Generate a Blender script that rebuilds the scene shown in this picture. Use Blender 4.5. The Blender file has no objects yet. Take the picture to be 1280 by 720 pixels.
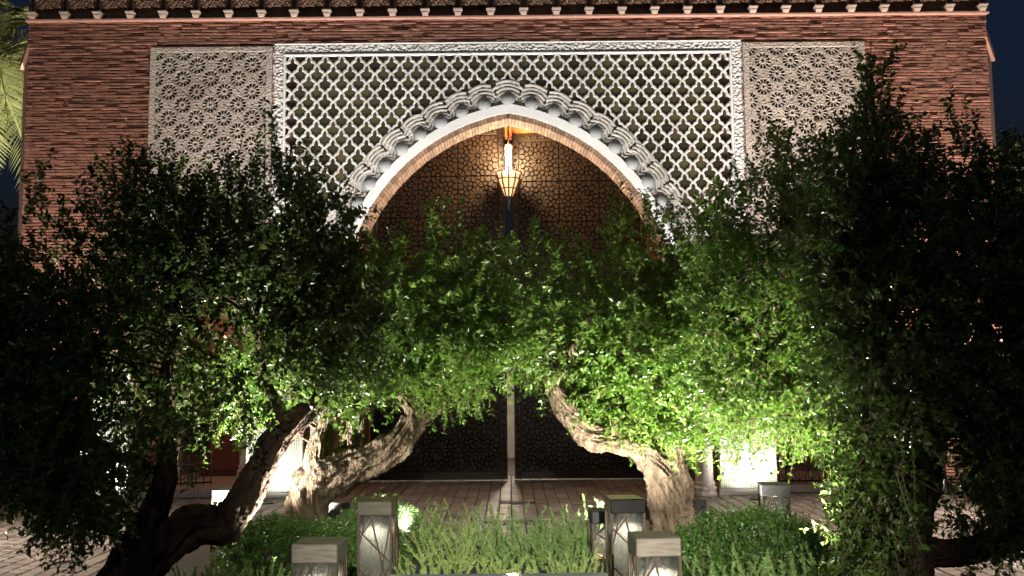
import bpy, bmesh, math, random
import numpy as np
from mathutils import Vector, Matrix, noise
from mathutils.geometry import delaunay_2d_cdt

rnd = random.Random(7)
R = math.radians
sc = bpy.context.scene
col = sc.collection

# ------------------------------------------------------------------ camera
FPX, CAM_H, CAM_D, PITCH, ROLL = 1200.0, 1.6, 13.0, R(5.2), R(0.5)
cam = bpy.data.cameras.new('camera')
cam.sensor_width = 36.0
cam.lens = FPX / 1280 * 36.0
cam.clip_end = 2000
camo = bpy.data.objects.new('camera', cam)
col.objects.link(camo)
camo.location = (0, -CAM_D, CAM_H)
camo.rotation_euler = (Matrix.Rotation(R(90) + PITCH, 3, 'X') @ Matrix.Rotation(-ROLL, 3, 'Z')).to_euler()
cam.shift_x = 3.0 / 1280
sc.camera = camo

# ------------------------------------------------------------------ night sky, and a sun lamp added as weak front fill
SUN_EL, SUN_ROT = R(-2.0), R(200)
w = bpy.data.worlds.new('World')
sc.world = w
w.use_nodes = True
nt = w.node_tree
sky = nt.nodes.new('ShaderNodeTexSky')
sky.sky_type = 'NISHITA'
sky.sun_disc = False
sky.sun_elevation = SUN_EL
sky.sun_rotation = SUN_ROT
tint = nt.nodes.new('ShaderNodeMix')
tint.data_type = 'RGBA'
tint.blend_type = 'MULTIPLY'
tint.inputs[0].default_value = 1.0
tint.inputs[7].default_value = (0.30, 0.62, 1.45, 1)
nt.links.new(sky.outputs[0], tint.inputs[6])
nt.links.new(tint.outputs[2], nt.nodes['Background'].inputs[0])
nt.nodes['Background'].inputs[1].default_value = 0.09
front_fill = bpy.data.lights.new('front_fill', 'SUN')
front_fill.energy = 0.15
front_fill.angle = R(8)
front_fill.color = (1.0, 0.93, 0.82)
mo = bpy.data.objects.new('front_fill', front_fill)
col.objects.link(mo)
mo.rotation_euler = (R(58), 0, R(-14))

sc.view_settings.view_transform = 'Standard'
sc.view_settings.look = 'None'
sc.view_settings.exposure = 0.35
sc.view_settings.gamma = 1.0
sc.view_settings.use_curve_mapping = False
sc.cycles.use_denoising = True
sc.cycles.max_bounces = 7
sc.cycles.transparent_max_bounces = 16
sc.cycles.caustics_reflective = False
sc.cycles.caustics_refractive = False
sc.cycles.sample_clamp_indirect = 3.0
sc.cycles.blur_glossy = 0.5


# ------------------------------------------------------------------ helpers
def at(px, py, d):
    """world point seen at pixel (px, py) of the 1280x720 photo, d metres in front of the camera"""
    x, y = px - 637.0, 360.0 - py
    cr, sr = math.cos(ROLL), math.sin(ROLL)
    x, y = x * cr + y * sr, -x * sr + y * cr
    u, v = x / FPX, y / FPX
    cy, sy = math.cos(PITCH), math.sin(PITCH)
    s = d / (cy - v * sy)
    return Vector((u * s, d - CAM_D, CAM_H + (sy + v * cy) * s))


def smooth(o, on=True):
    o.data.polygons.foreach_set('use_smooth', [on] * len(o.data.polygons))


class MB:
    def __init__(self):
        self.v, self.f = [], []

    def add(self, vs, fs):
        b = len(self.v)
        self.v += [tuple(p) for p in vs]
        self.f += [tuple(i + b for i in q) for q in fs]

    def box(self, x0, x1, y0, y1, z0, z1):
        self.add([(x0, y0, z0), (x1, y0, z0), (x1, y1, z0), (x0, y1, z0),
                  (x0, y0, z1), (x1, y0, z1), (x1, y1, z1), (x0, y1, z1)],
                 [(0, 3, 2, 1), (4, 5, 6, 7), (0, 1, 5, 4), (1, 2, 6, 5), (2, 3, 7, 6), (3, 0, 4, 7)])

    def cbox(self, x0, x1, y0, y1, z0, z1, c=0.01):
        """box with chamfered vertical and top edges"""
        def ring(x0, x1, y0, y1, z):
            return [(x0 + c, y0, z), (x1 - c, y0, z), (x1, y0 + c, z), (x1, y1 - c, z),
                    (x1 - c, y1, z), (x0 + c, y1, z), (x0, y1 - c, z), (x0, y0 + c, z)]
        vs = ring(x0 + c * .7, x1 - c * .7, y0 + c * .7, y1 - c * .7, z0) + ring(x0, x1, y0, y1, z0 + c) + \
            ring(x0, x1, y0, y1, z1 - c) + ring(x0 + c * .7, x1 - c * .7, y0 + c * .7, y1 - c * .7, z1)
        fs = [tuple(range(7, -1, -1)), tuple(range(24, 32))]
        for k in range(3):
            for i in range(8):
                j = (i + 1) % 8
                fs.append((k * 8 + i, k * 8 + j, k * 8 + 8 + j, k * 8 + 8 + i))
        self.add(vs, fs)

    def bar(self, a, b, wdt, thk, nrm=(0, -1, 0)):
        """flat bar from a to b, facing nrm"""
        a, b, n = Vector(a), Vector(b), Vector(nrm).normalized()
        s = (b - a).cross(n).normalized() * wdt / 2
        n = n * thk
        self.add([a - s, a + s, b + s, b - s, a - s + n, a + s + n, b + s + n, b - s + n],
                 [(0, 1, 2, 3), (7, 6, 5, 4), (0, 4, 5, 1), (1, 5, 6, 2), (2, 6, 7, 3), (3, 7, 4, 0)])

    def tube(self, pts, rads, n=8, cap=True, warp=None):
        pts = [Vector(p) for p in pts]
        t0 = (pts[1] - pts[0]).normalized()
        ref = Vector((0, 0, 1)) if abs(t0.z) < .9 else Vector((1, 0, 0))
        u = t0.cross(ref).normalized()
        vs = []
        for i, p in enumerate(pts):
            t = (pts[min(i + 1, len(pts) - 1)] - pts[max(i - 1, 0)]).normalized()
            u = (u - t * u.dot(t)).normalized()
            v = t.cross(u)
            for k in range(n):
                a = 2 * math.pi * k / n
                d = u * math.cos(a) + v * math.sin(a)
                r = rads[i]
                if warp:
                    r *= warp(i, k, a, p + d * r, r)
                vs.append(p + d * r)
        fs = []
        for i in range(len(pts) - 1):
            for k in range(n):
                k2 = (k + 1) % n
                fs.append((i * n + k, i * n + k2, (i + 1) * n + k2, (i + 1) * n + k))
        if cap:
            fs.append(tuple(range(n - 1, -1, -1)))
            fs.append(tuple(range((len(pts) - 1) * n, len(pts) * n)))
        self.add(vs, fs)

    def lathe(self, prof, n=20, cx=0, cy=0, cap=True):
        vs, fs = [], []
        for r, z in prof:
            for k in range(n):
                a = 2 * math.pi * k / n
                vs.append((cx + r * math.cos(a), cy + r * math.sin(a), z))
        for i in range(len(prof) - 1):
            for k in range(n):
                k2 = (k + 1) % n
                fs.append((i * n + k, i * n + k2, (i + 1) * n + k2, (i + 1) * n + k))
        if cap:
            fs.append(tuple(range(n - 1, -1, -1)))
            fs.append(tuple(range((len(prof) - 1) * n, len(prof) * n)))
        self.add(vs, fs)

    def prism(self, poly, y0, y1, inset=0.0):
        """polygon in (x, z), front face at y0 (inset), back at y1"""
        n = len(poly)
        cx = sum(p[0] for p in poly) / n
        cz = sum(p[1] for p in poly) / n
        fr = []
        for x, z in poly:
            l = math.hypot(x - cx, z - cz) or 1
            k = max(0.2, 1 - inset / l)
            fr.append((cx + (x - cx) * k, y0, cz + (z - cz) * k))
        area = sum(poly[i][0] * poly[(i + 1) % n][1] - poly[(i + 1) % n][0] * poly[i][1] for i in range(n))
        fs = [tuple(range(n))] + [(n + i, n + (i + 1) % n, (i + 1) % n, i) for i in range(n)]
        if area < 0:
            fs = [q[::-1] for q in fs]
        self.add(fr + [(x, y1, z) for x, z in poly], fs)

    def mesh(self, name, mat):
        me = bpy.data.meshes.new(name)
        me.from_pydata(self.v, [], self.f)
        if mat:
            me.materials.append(mat)
        me.update()
        return me

    def build(self, name, mat, parent=None, sm=False, loc=None):
        o = bpy.data.objects.new(name, self.mesh(name, mat))
        col.objects.link(o)
        o.parent = parent
        if loc is not None:
            o.location = loc
        if sm:
            smooth(o)
        return o


def inst(name, me, parent, loc=(0, 0, 0), rot=(0, 0, 0), scale=None):
    o = bpy.data.objects.new(name, me)
    col.objects.link(o)
    o.parent = parent
    o.location = loc
    o.rotation_euler = rot
    if scale:
        o.scale = scale
    return o


def tag(o, label, cat, group=None, kind=None):
    o['label'] = label
    o['category'] = cat
    if group:
        o['group'] = group
    if kind:
        o['kind'] = kind
    return o


def empty(name, loc=(0, 0, 0), rz=0):
    o = bpy.data.objects.new(name, None)
    col.objects.link(o)
    o.location = loc
    o.rotation_euler = (0, 0, rz)
    return o


def copy_tree(o, parent=None):
    c = o.copy()
    col.objects.link(c)
    c.parent = parent
    for ch in list(o.children):
        copy_tree(ch, c)
    return c


def raw_mesh(name, V, F, mat):
    """V (n,3), F (m,k) numpy"""
    me = bpy.data.meshes.new(name)
    n, m, k = len(V), len(F), F.shape[1]
    me.vertices.add(n)
    me.vertices.foreach_set('co', np.ascontiguousarray(V, dtype=np.float32).ravel())
    me.loops.add(m * k)
    me.loops.foreach_set('vertex_index', np.ascontiguousarray(F, dtype=np.int32).ravel())
    me.polygons.add(m)
    me.polygons.foreach_set('loop_start', np.arange(0, m * k, k, dtype=np.int32))
    me.polygons.foreach_set('loop_total', np.full(m, k, dtype=np.int32))
    me.materials.append(mat)
    me.update(calc_edges=True)
    return me


# ------------------------------------------------------------------ materials
def mat(name, base, rough=0.7, metal=0.0, var=None, nscale=6.0, bump=0.0, bscale=40.0, island=0.0, voro=False, spec=0.5,
        coord='Object', stretch=(1, 1, 1), bdist=0.01):
    m = bpy.data.materials.new(name)
    m.use_nodes = True
    t = m.node_tree
    b = t.nodes['Principled BSDF']
    b.inputs['Roughness'].default_value = rough
    b.inputs['Metallic'].default_value = metal
    b.inputs['Specular IOR Level'].default_value = spec
    tc = t.nodes.new('ShaderNodeTexCoord')
    mp = t.nodes.new('ShaderNodeMapping')
    mp.inputs['Scale'].default_value = stretch
    if coord == 'World':
        gp = t.nodes.new('ShaderNodeNewGeometry')
        t.links.new(gp.outputs['Position'], mp.inputs[0])
    else:
        t.links.new(tc.outputs[coord], mp.inputs[0])
    nz = t.nodes.new('ShaderNodeTexNoise')
    nz.inputs['Scale'].default_value = nscale
    nz.inputs['Detail'].default_value = 6
    t.links.new(mp.outputs[0], nz.inputs['Vector'])
    rp = t.nodes.new('ShaderNodeValToRGB')
    var = var or tuple(c * 0.6 for c in base)
    rp.color_ramp.elements[0].position = 0.3
    rp.color_ramp.elements[1].position = 0.7
    rp.color_ramp.elements[0].color = (*var, 1)
    rp.color_ramp.elements[1].color = (*base, 1)
    t.links.new(nz.outputs[0], rp.inputs[0])
    out = rp.outputs[0]
    if island:
        g = t.nodes.new('ShaderNodeNewGeometry')
        oi = t.nodes.new('ShaderNodeObjectInfo')
        ad = t.nodes.new('ShaderNodeMath')
        t.links.new(g.outputs['Random Per Island'], ad.inputs[0])
        t.links.new(oi.outputs['Random'], ad.inputs[1])
        fr = t.nodes.new('ShaderNodeMath')
        fr.operation = 'FRACT'
        t.links.new(ad.outputs[0], fr.inputs[0])
        mr = t.nodes.new('ShaderNodeMapRange')
        mr.inputs[3].default_value = 1 - island
        mr.inputs[4].default_value = 1 + island * 0.5
        t.links.new(fr.outputs[0], mr.inputs[0])
        mx = t.nodes.new('ShaderNodeMix')
        mx.data_type = 'RGBA'
        mx.blend_type = 'MULTIPLY'
        mx.inputs[0].default_value = 1
        t.links.new(out, mx.inputs[6])
        t.links.new(mr.outputs[0], mx.inputs[7])
        out = mx.outputs[2]
    t.links.new(out, b.inputs['Base Color'])
    if bump:
        if voro:
            bn = t.nodes.new('ShaderNodeTexVoronoi')
            bn.inputs['Scale'].default_value = bscale
            bo = bn.outputs['Distance']
        else:
            bn = t.nodes.new('ShaderNodeTexNoise')
            bn.inputs['Scale'].default_value = bscale
            bn.inputs['Detail'].default_value = 8
            bo = bn.outputs[0]
        t.links.new(mp.outputs[0], bn.inputs['Vector'])
        bp = t.nodes.new('ShaderNodeBump')
        bp.inputs['Strength'].default_value = bump
        bp.inputs['Distance'].default_value = bdist
        t.links.new(bo, bp.inputs['Height'])
        t.links.new(bp.outputs[0], b.inputs['Normal'])
    return m


def leaf_mat(name, c1, c2, c3, transl=0.35, rough=0.33):
    m = bpy.data.materials.new(name)
    m.use_nodes = True
    t = m.node_tree
    b = t.nodes['Principled BSDF']
    g = t.nodes.new('ShaderNodeNewGeometry')
    rp = t.nodes.new('ShaderNodeValToRGB')
    rp.color_ramp.elements[0].color = (*c1, 1)
    rp.color_ramp.elements[1].color = (*c3, 1)
    e = rp.color_ramp.elements.new(0.6)
    e.color = (*c2, 1)
    t.links.new(g.outputs['Random Per Island'], rp.inputs[0])
    t.links.new(rp.outputs[0], b.inputs['Base Color'])
    b.inputs['Roughness'].default_value = rough
    tr = t.nodes.new('ShaderNodeBsdfTranslucent')
    hs = t.nodes.new('ShaderNodeHueSaturation')
    hs.inputs['Value'].default_value = 1.7
    hs.inputs['Saturation'].default_value = 1.0
    t.links.new(rp.outputs[0], hs.inputs['Color'])
    t.links.new(hs.outputs[0], tr.inputs['Color'])
    mx = t.nodes.new('ShaderNodeMixShader')
    mx.inputs[0].default_value = transl
    t.links.new(b.outputs[0], mx.inputs[1])
    t.links.new(tr.outputs[0], mx.inputs[2])
    t.links.new(mx.outputs[0], t.nodes['Material Output'].inputs[0])
    return m


def emit(name, colr, s):
    m = bpy.data.materials.new(name)
    m.use_nodes = True
    b = m.node_tree.nodes['Principled BSDF']
    b.inputs['Base Color'].default_value = (*colr, 1)
    b.inputs['Emission Color'].default_value = (*colr, 1)
    b.inputs['Emission Strength'].default_value = s
    return m


def glass(name, tint=(0.95, 0.97, 0.95), refl=0.12):
    m = bpy.data.materials.new(name)
    m.use_nodes = True
    t = m.node_tree
    t.nodes.remove(t.nodes['Principled BSDF'])
    a = t.nodes.new('ShaderNodeBsdfTransparent')
    a.inputs[0].default_value = (*tint, 1)
    g = t.nodes.new('ShaderNodeBsdfGlossy')
    g.inputs['Roughness'].default_value = 0.04
    lw = t.nodes.new('ShaderNodeLayerWeight')
    lw.inputs[0].default_value = 0.35
    ad = t.nodes.new('ShaderNodeMath')
    ad.inputs[1].default_value = refl
    ad.use_clamp = True
    t.links.new(lw.outputs['Fresnel'], ad.inputs[0])
    du = t.nodes.new('ShaderNodeBsdfTranslucent')
    du.inputs[0].default_value = (.8, .82, .76, 1)
    dm = t.nodes.new('ShaderNodeMixShader')
    dm.inputs[0].default_value = 0.09
    t.links.new(a.outputs[0], dm.inputs[1])
    t.links.new(du.outputs[0], dm.inputs[2])
    a = dm
    mx = t.nodes.new('ShaderNodeMixShader')
    t.links.new(ad.outputs[0], mx.inputs[0])
    t.links.new(a.outputs[0], mx.inputs[1])
    t.links.new(g.outputs[0], mx.inputs[2])
    t.links.new(mx.outputs[0], t.nodes['Material Output'].inputs[0])
    return m


M = dict(
    brick=mat('thin_brick', (0.37, 0.175, 0.125), 0.9, var=(0.25, 0.112, 0.078), nscale=9, bump=0.6, bscale=70, island=0.22),
    mortar=mat('mortar', (0.10, 0.055, 0.038), 0.95, bump=0.5),
    plaster=mat('white_plaster', (0.78, 0.76, 0.73), 0.7, var=(0.68, 0.66, 0.63), bump=0.15, bscale=60),
    carved=mat('carved_plaster', (0.62, 0.60, 0.57), 0.8, var=(0.5, 0.48, 0.46), nscale=12, bump=1.0, bscale=26, voro=True, bdist=0.03),
    tan=mat('tan_carved_plaster', (0.43, 0.37, 0.32), 0.85, var=(0.31, 0.26, 0.22), nscale=2.6, coord='World', bump=0.6, bscale=42, voro=True, bdist=0.02),
    tan_shade=mat('shade_dark_backing', (0.05, 0.038, 0.03), 0.95),  # shade of the pierced holes put into a darkened backing colour
    greytile=mat('grey_scallop_plaster', (0.52, 0.48, 0.43), 0.75, var=(0.34, 0.31, 0.27), nscale=4, coord='World', bump=0.4, bscale=60),
    boss=mat('grey_boss_plaster', (0.33, 0.33, 0.33), 0.6, var=(0.25, 0.25, 0.25), bump=0.15, bscale=50),
    greentile=mat('dark_green_glazed_tile', (0.075, 0.07, 0.022), 0.35, var=(0.06, 0.038, 0.03), nscale=5, island=0.6, bump=0.5, bscale=90, bdist=0.006),
    pink=mat('pink_plaster', (0.36, 0.20, 0.155), 0.85, var=(0.36, 0.19, 0.14), bump=0.3, bscale=50),
    darkwood=mat('dark_cedar', (0.09, 0.045, 0.024), 0.6, var=(0.045, 0.022, 0.013), nscale=10, stretch=(1, 1, 6), bump=0.4, bscale=60),
    carvewood=mat('carved_cedar', (0.13, 0.065, 0.033), 0.6, var=(0.06, 0.03, 0.017), nscale=18, bump=1.0, bscale=30, voro=True, bdist=0.04),
    orange=mat('orange_cedar', (0.50, 0.20, 0.06), 0.55, var=(0.38, 0.15, 0.045), nscale=5, stretch=(4, 1, 1), bump=0.2),
    redwood=mat('red_brown_wood', (0.22, 0.06, 0.03), 0.45, var=(0.13, 0.035, 0.02), nscale=8, stretch=(1, 1, 5), bump=0.2),
    bronze=mat('dark_bronze', (0.032, 0.017, 0.008), 0.48, metal=0.2, var=(0.020, 0.011, 0.006), nscale=2.5, coord='World', bump=0.35, bscale=30),
    bronze_dark=mat('blackened_bronze', (0.022, 0.013, 0.008), 0.6, metal=0.4, var=(0.015, 0.009, 0.006)),
    iron=mat('black_iron', (0.03, 0.028, 0.026), 0.55, metal=0.5, bump=0.2),
    marble=mat('pale_marble', (0.62, 0.56, 0.51), 0.35, var=(0.5, 0.44, 0.4), nscale=4, bump=0.05),
    floorstone=mat('pink_stone', (0.44, 0.33, 0.27), 0.6, var=(0.36, 0.26, 0.21), bump=0.2),
    paver=mat('stone_paver', (0.25, 0.222, 0.20), 0.48, var=(0.15, 0.123, 0.104), nscale=2.2, coord='World', bump=0.5, bscale=45, island=0.4),
    joint=mat('paving_joint', (0.07, 0.055, 0.045), 0.9),
    soil=mat('dark_soil', (0.045, 0.032, 0.02), 0.95, var=(0.02, 0.014, 0.009), nscale=30, bump=1.0, bscale=40, bdist=0.03),
    capmetal=mat('weathered_lantern_cap', (0.27, 0.25, 0.19), 0.28, metal=0.85, var=(0.18, 0.165, 0.12), nscale=7, stretch=(1, 1, 5), bump=0.1),
    capbrown=mat('brown_weathered_cap', (0.19, 0.165, 0.125), 0.5, metal=0.3, var=(0.10, 0.08, 0.058), nscale=9, stretch=(1, 1, 7), bump=0.15),
    capmirror=mat('polished_cap', (0.55, 0.54, 0.50), 0.16, metal=1.0, var=(0.36, 0.35, 0.32), nscale=6, bump=0.08, bscale=10),
    capblack=mat('matt_black_cap', (0.022, 0.02, 0.018), 0.6, var=(0.014, 0.013, 0.012)),
    lmetal=mat('bronze_lantern_bar', (0.075, 0.05, 0.034), 0.5, metal=0.5, var=(0.05, 0.034, 0.024)),
    lbase=mat('warm_wood_base', (0.45, 0.30, 0.19), 0.5, var=(0.34, 0.22, 0.13), stretch=(8, 1, 1)),
    slab=mat('polished_green_stone', (0.30, 0.34, 0.31), 0.06, var=(0.22, 0.27, 0.25), nscale=5, spec=0.9),
    bark=mat('gnarled_bark', (0.21, 0.15, 0.095), 0.9, var=(0.075, 0.048, 0.028), nscale=15, stretch=(1, 1, 0.4), bump=1.0, bscale=30, bdist=0.05),
    bark_dark=mat('brown_bark', (0.13, 0.075, 0.042), 0.9, var=(0.04, 0.023, 0.013), nscale=15, stretch=(1, 1, 0.4), bump=1.0, bscale=30, bdist=0.05),
    twig=mat('twig_bark', (0.22, 0.15, 0.10), 0.9, var=(0.14, 0.09, 0.06)),
    palmtrunk=mat('palm_trunk', (0.16, 0.11, 0.07), 0.95, bump=1.0, bscale=12, bdist=0.05),
    glass=glass('lantern_glass'),
    leaf=leaf_mat('small_leaf', (0.045, 0.10, 0.010), (0.08, 0.165, 0.018), (0.16, 0.24, 0.04)),
    leaf2=leaf_mat('darker_leaf', (0.04, 0.075, 0.012), (0.065, 0.115, 0.018), (0.11, 0.16, 0.04)),
    rosemary_pale=leaf_mat('pale_rosemary_needle', (0.18, 0.26, 0.06), (0.26, 0.35, 0.10), (0.36, 0.44, 0.16), 0.25, 0.6),
    rosemary=leaf_mat('rosemary_needle', (0.11, 0.19, 0.045), (0.17, 0.27, 0.075), (0.26, 0.36, 0.13), 0.25, 0.6),
    ground_leaf=leaf_mat('groundcover_leaf', (0.035, 0.09, 0.015), (0.06, 0.14, 0.022), (0.1, 0.19, 0.045), 0.25),
    palm=leaf_mat('palm_leaflet', (0.15, 0.17, 0.07), (0.21, 0.22, 0.09), (0.28, 0.27, 0.12), 0.25, 0.5),
    led=emit('lamp_lens', (1.0, 0.94, 0.82), 14.0),
    warm_led=emit('lantern_flame_glass', (1.0, 0.66, 0.30), 0.85),
    tube=emit('lit_lantern_tube', (1.0, 0.88, 0.66), 3.0),
)


# zellige: tiny white mosaic squares in the relief only
def zellige():
    m = mat('white_zellige', (0.74, 0.73, 0.66), 0.35, var=(0.64, 0.64, 0.56), nscale=30)
    t = m.node_tree
    tc = t.nodes.new('ShaderNodeTexCoord')
    mp = t.nodes.new('ShaderNodeMapping')
    mp.inputs['Rotation'].default_value = (R(90), 0, 0)
    t.links.new(tc.outputs['Object'], mp.inputs[0])
    br = t.nodes.new('ShaderNodeTexBrick')
    br.inputs['Scale'].default_value = 11
    br.offset = 0
    br.inputs['Brick Width'].default_value = 0.3
    br.inputs['Row Height'].default_value = 0.3
    br.inputs['Mortar Size'].default_value = 0.04
    br.inputs['Color1'].default_value = (.74, .74, .66, 1)
    br.inputs['Color2'].default_value = (.66, .68, .58, 1)
    br.inputs['Mortar'].default_value = (.16, .18, .12, 1)
    t.links.new(mp.outputs[0], br.inputs['Vector'])
    t.links.new(br.outputs[0], t.nodes['Principled BSDF'].inputs['Base Color'])
    return m


M['zellige'] = zellige()


def spot(name, loc, target, watts, angle=90, blend=0.6, colr=(1, 0.95, 0.84), size=0.06, parent=None):
    l = bpy.data.lights.new(name, 'SPOT')
    l.energy = watts
    l.spot_size = R(angle)
    l.spot_blend = blend
    l.color = colr
    l.shadow_soft_size = size
    o = bpy.data.objects.new(name, l)
    col.objects.link(o)
    dv = Vector(target) - Vector(loc)
    o.rotation_euler = dv.to_track_quat('-Z', 'Y').to_euler()
    o.location = loc
    if parent:
        o.parent = parent
        o.location = Vector(loc) - parent.location
    return o


def point(name, loc, watts, colr, size=0.04, parent=None):
    l = bpy.data.lights.new(name, 'POINT')
    l.energy = watts
    l.color = colr
    l.shadow_soft_size = size
    o = bpy.data.objects.new(name, l)
    col.objects.link(o)
    o.location = loc
    o.parent = parent
    return o


# ------------------------------------------------------------------ ground
b = MB()
b.box(-300, 300, -300, 300, -0.3, -0.012)
g = b.build('ground', M['joint'])
g['kind'] = 'structure'

HW = 6.66            # facade half width
DOOR_Y = 1.75        # plane of the doors

# paving: columns of stone pavers running towards the gate
pave = MB()
pave.box(-9, 9, -9.6, 2.6, -0.05, 0.0 - 0.009)
pavement = pave.build('pavement', M['joint'])
pavement['kind'] = 'structure'
PW, PL = 0.15, 0.17
pm = MB()
_a, _b, _c = PW / 2 - .006, PL / 2 - .006, .007
pm.add([(-_a, -_b, -.0085), (_a, -_b, -.0085), (_a, _b, -.0085), (-_a, _b, -.0085), (-_a, -_b, .001), (_a, -_b, .001), (_a, _b, .001), (-_a, _b, .001),
        (-_a + _c, -_b + _c, .007), (_a - _c, -_b + _c, .007), (_a - _c, _b - _c, .007), (-_a + _c, _b - _c, .007)],
       [(0, 1, 5, 4), (1, 2, 6, 5), (2, 3, 7, 6), (3, 0, 4, 7), (4, 5, 9, 8), (5, 6, 10, 9), (6, 7, 11, 10), (7, 4, 8, 11), (8, 9, 10, 11)])
paver_mesh = pm.mesh('paver', M['paver'])
cand, rest = [], MB()


def in_bed(x, y):
    return -3.15 < x < 3.0 and -9.6 < y < -3.3 and not (y > -4.2 and abs(x) < 1.2)


grates = [(0.06, -2.35, 0.56, 0.22), (0.12, -0.72, 0.34, 0.13)]
for i in range(-58, 59):
    for j in range(-56, 15):
        x = i * PW + PW * 0.5
        y = j * PL + (PL * 0.5 if i % 2 else 0)
        if in_bed(x, y) or any(abs(x - gx) < gw / 2 + .05 and abs(y - gy) < gd / 2 + .08 for gx, gy, gw, gd in grates):
            continue
        if y > 0.1 and abs(x) > 2.3:
            continue
        d = y + CAM_D
        px = 637 + x / d * FPX
        if px < -80 or px > 1360:
            continue
        py = 469 + 1.6 / d * FPX
        vis = (px < 125 and py > 625) or (500 < px < 765 and 603 < py < 655) or (970 < px < 1060 and 615 < py < 640) or (1160 < px < 1290 and 690 < py)
        cand.append((-d if vis else -100 - d, x, y))
cand.sort(reverse=True)
for k, (s, x, y) in enumerate(cand):
    z = rnd.uniform(-.002, .002)
    a = rnd.uniform(-.02, .02)
    if k < 300:
        inst('paver', paver_mesh, pavement, (x, y, z), (rnd.uniform(-.012, .012), rnd.uniform(-.012, .012), a))
    else:
        mt = Matrix.Translation((x, y, z)) @ Matrix.Rotation(a, 4, 'Z')
        rest.add([mt @ v.co for v in paver_mesh.vertices], [tuple(p.vertices) for p in paver_mesh.polygons])
ro = rest.build('paver_field', M['paver'], pavement)
ro['kind'] = 'stuff'

for gi, (gx, gy, gw, gd) in enumerate(grates):
    e = empty('drain_grate', (gx, gy, 0))
    tag(e, ['larger iron drain grate set in the paving before the gate', 'smaller iron drain cover set in the paving close to the doors'][gi], 'drain grate', 'drain grates')
    f = MB()
    f.box(-gw / 2, gw / 2, -gd / 2, -gd / 2 + .025, -.008, .007)
    f.box(-gw / 2, gw / 2, gd / 2 - .025, gd / 2, -.008, .007)
    f.box(-gw / 2, -gw / 2 + .025, -gd / 2 + .025, gd / 2 - .025, -.008, .007)
    f.box(gw / 2 - .025, gw / 2, -gd / 2 + .025, gd / 2 - .025, -.008, .007)
    f.build('frame', M['iron'], e)
    bb = MB()
    bb.box(-.007, .007, -gd / 2 + .027, gd / 2 - .027, -.007, .004)
    bm_ = bb.mesh('bar', M['iron'])
    nb = int((gw - .06) / .03)
    for k in range(nb + 1):
        inst('bar', bm_, e, (-gw / 2 + .035 + k * (gw - .07) / nb, 0, 0))

# planting bed soil: a low uneven mound
NX, NY = 60, 60
V = []
for j in range(NY + 1):
    for i in range(NX + 1):
        x = -3.2 + 6.25 * i / NX
        y = -9.7 + 6.45 * j / NY
        ed = min(i, NX - i, j, NY - j) / 6.0
        z = -0.01 + min(1, ed) * (0.08 + 0.05 * noise.noise((x * 1.5, y * 1.5, 0)) + .02 * noise.noise((x * 8, y * 8, 3)))
        if y > -4.25 and abs(x) < 1.25:
            z = -0.02
        V.append((x, y, z))
F = [(j * (NX + 1) + i, j * (NX + 1) + i + 1, (j + 1) * (NX + 1) + i + 1, (j + 1) * (NX + 1) + i) for j in range(NY) for i in range(NX)]
b = MB()
b.add(V, F)
soil = b.build('planting_bed', M['soil'], sm=True)
soil['kind'] = 'structure'

# ------------------------------------------------------------------ gatehouse
gate = empty('gatehouse', (0, 0, 0))
tag(gate, 'red brick gatehouse with white latticed pointed arch and tall bronze doors', 'gatehouse')

AC, AZ, ARO = 0.454, 2.517, 2.846          # arch centre offset, spring height, radius at outer edge of white band
SPRING = AZ


def arch_half(r, z):
    """half width of the arch opening of radius r at height z"""
    if z <= AZ:
        return r - AC
    q = r * r - (z - AZ) ** 2
    return math.sqrt(q) - AC if q > AC * AC else -1.0


def arch_pts(r, n=24, foot=None):
    """left foot -> apex -> right foot in (x, z)"""
    amax = math.acos(AC / r)
    rt = [(-AC + r * math.cos(amax * k / n), AZ + r * math.sin(amax * k / n)) for k in range(n + 1)]
    if foot is not None:
        rt = [(r - AC, foot)] + rt
    lt = [(-x, z) for x, z in rt]
    return lt + rt[::-1][1:]


R_IN = ARO - 0.20                           # intrados
ZT = 6.555                                  # top of brick wall
TOP_F = 6.195                               # top of white frame
FX = 3.235                                  # frame outer half width
BAY = [(3.56, 5.02, 2.75)]                  # side bays: x0, x1, height


def in_poly(x, y, poly):
    c = False
    j = len(poly) - 1
    for i in range(len(poly)):
        xi, yi = poly[i]
        xj, yj = poly[j]
        if (yi > y) != (yj > y) and x < (xj - xi) * (y - yi) / (yj - yi) + xi:
            c = not c
        j = i
    return c


def sheet(outer, holes, y0, y1):
    """flat slab in xz between y0 (front) and y1 (back) with holes"""
    vs, es, loops = [], [], [outer] + holes
    for lp in loops:
        s = len(vs)
        vs += [Vector(p) for p in lp]
        es += [(s + i, s + (i + 1) % len(lp)) for i in range(len(lp))]
    v2, _, f2, _, _, _ = delaunay_2d_cdt(vs, es, [], 0, 1e-5)
    m = MB()
    fr = []
    for f in f2:
        cx = sum(v2[i][0] for i in f) / len(f)
        cz = sum(v2[i][1] for i in f) / len(f)
        if in_poly(cx, cz, outer) and not any(in_poly(cx, cz, h) for h in holes):
            a = (v2[f[1]] - v2[f[0]]).cross(v2[f[2]] - v2[f[0]])
            fr.append(tuple(f) if a > 0 else tuple(f[::-1]))
    n = len(v2)
    m.v = [(p[0], y0, p[1]) for p in v2] + [(p[0], y1, p[1]) for p in v2]
    m.f = fr + [tuple(i + n for i in q[::-1]) for q in fr]
    cnt = {}
    for q in fr:
        for i in range(len(q)):
            e = (q[i], q[(i + 1) % len(q)])
            cnt[e] = 1
    for (a, c) in cnt:
        if (c, a) not in cnt:
            m.f.append((c, a, a + n, c + n))
    return m


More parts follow.
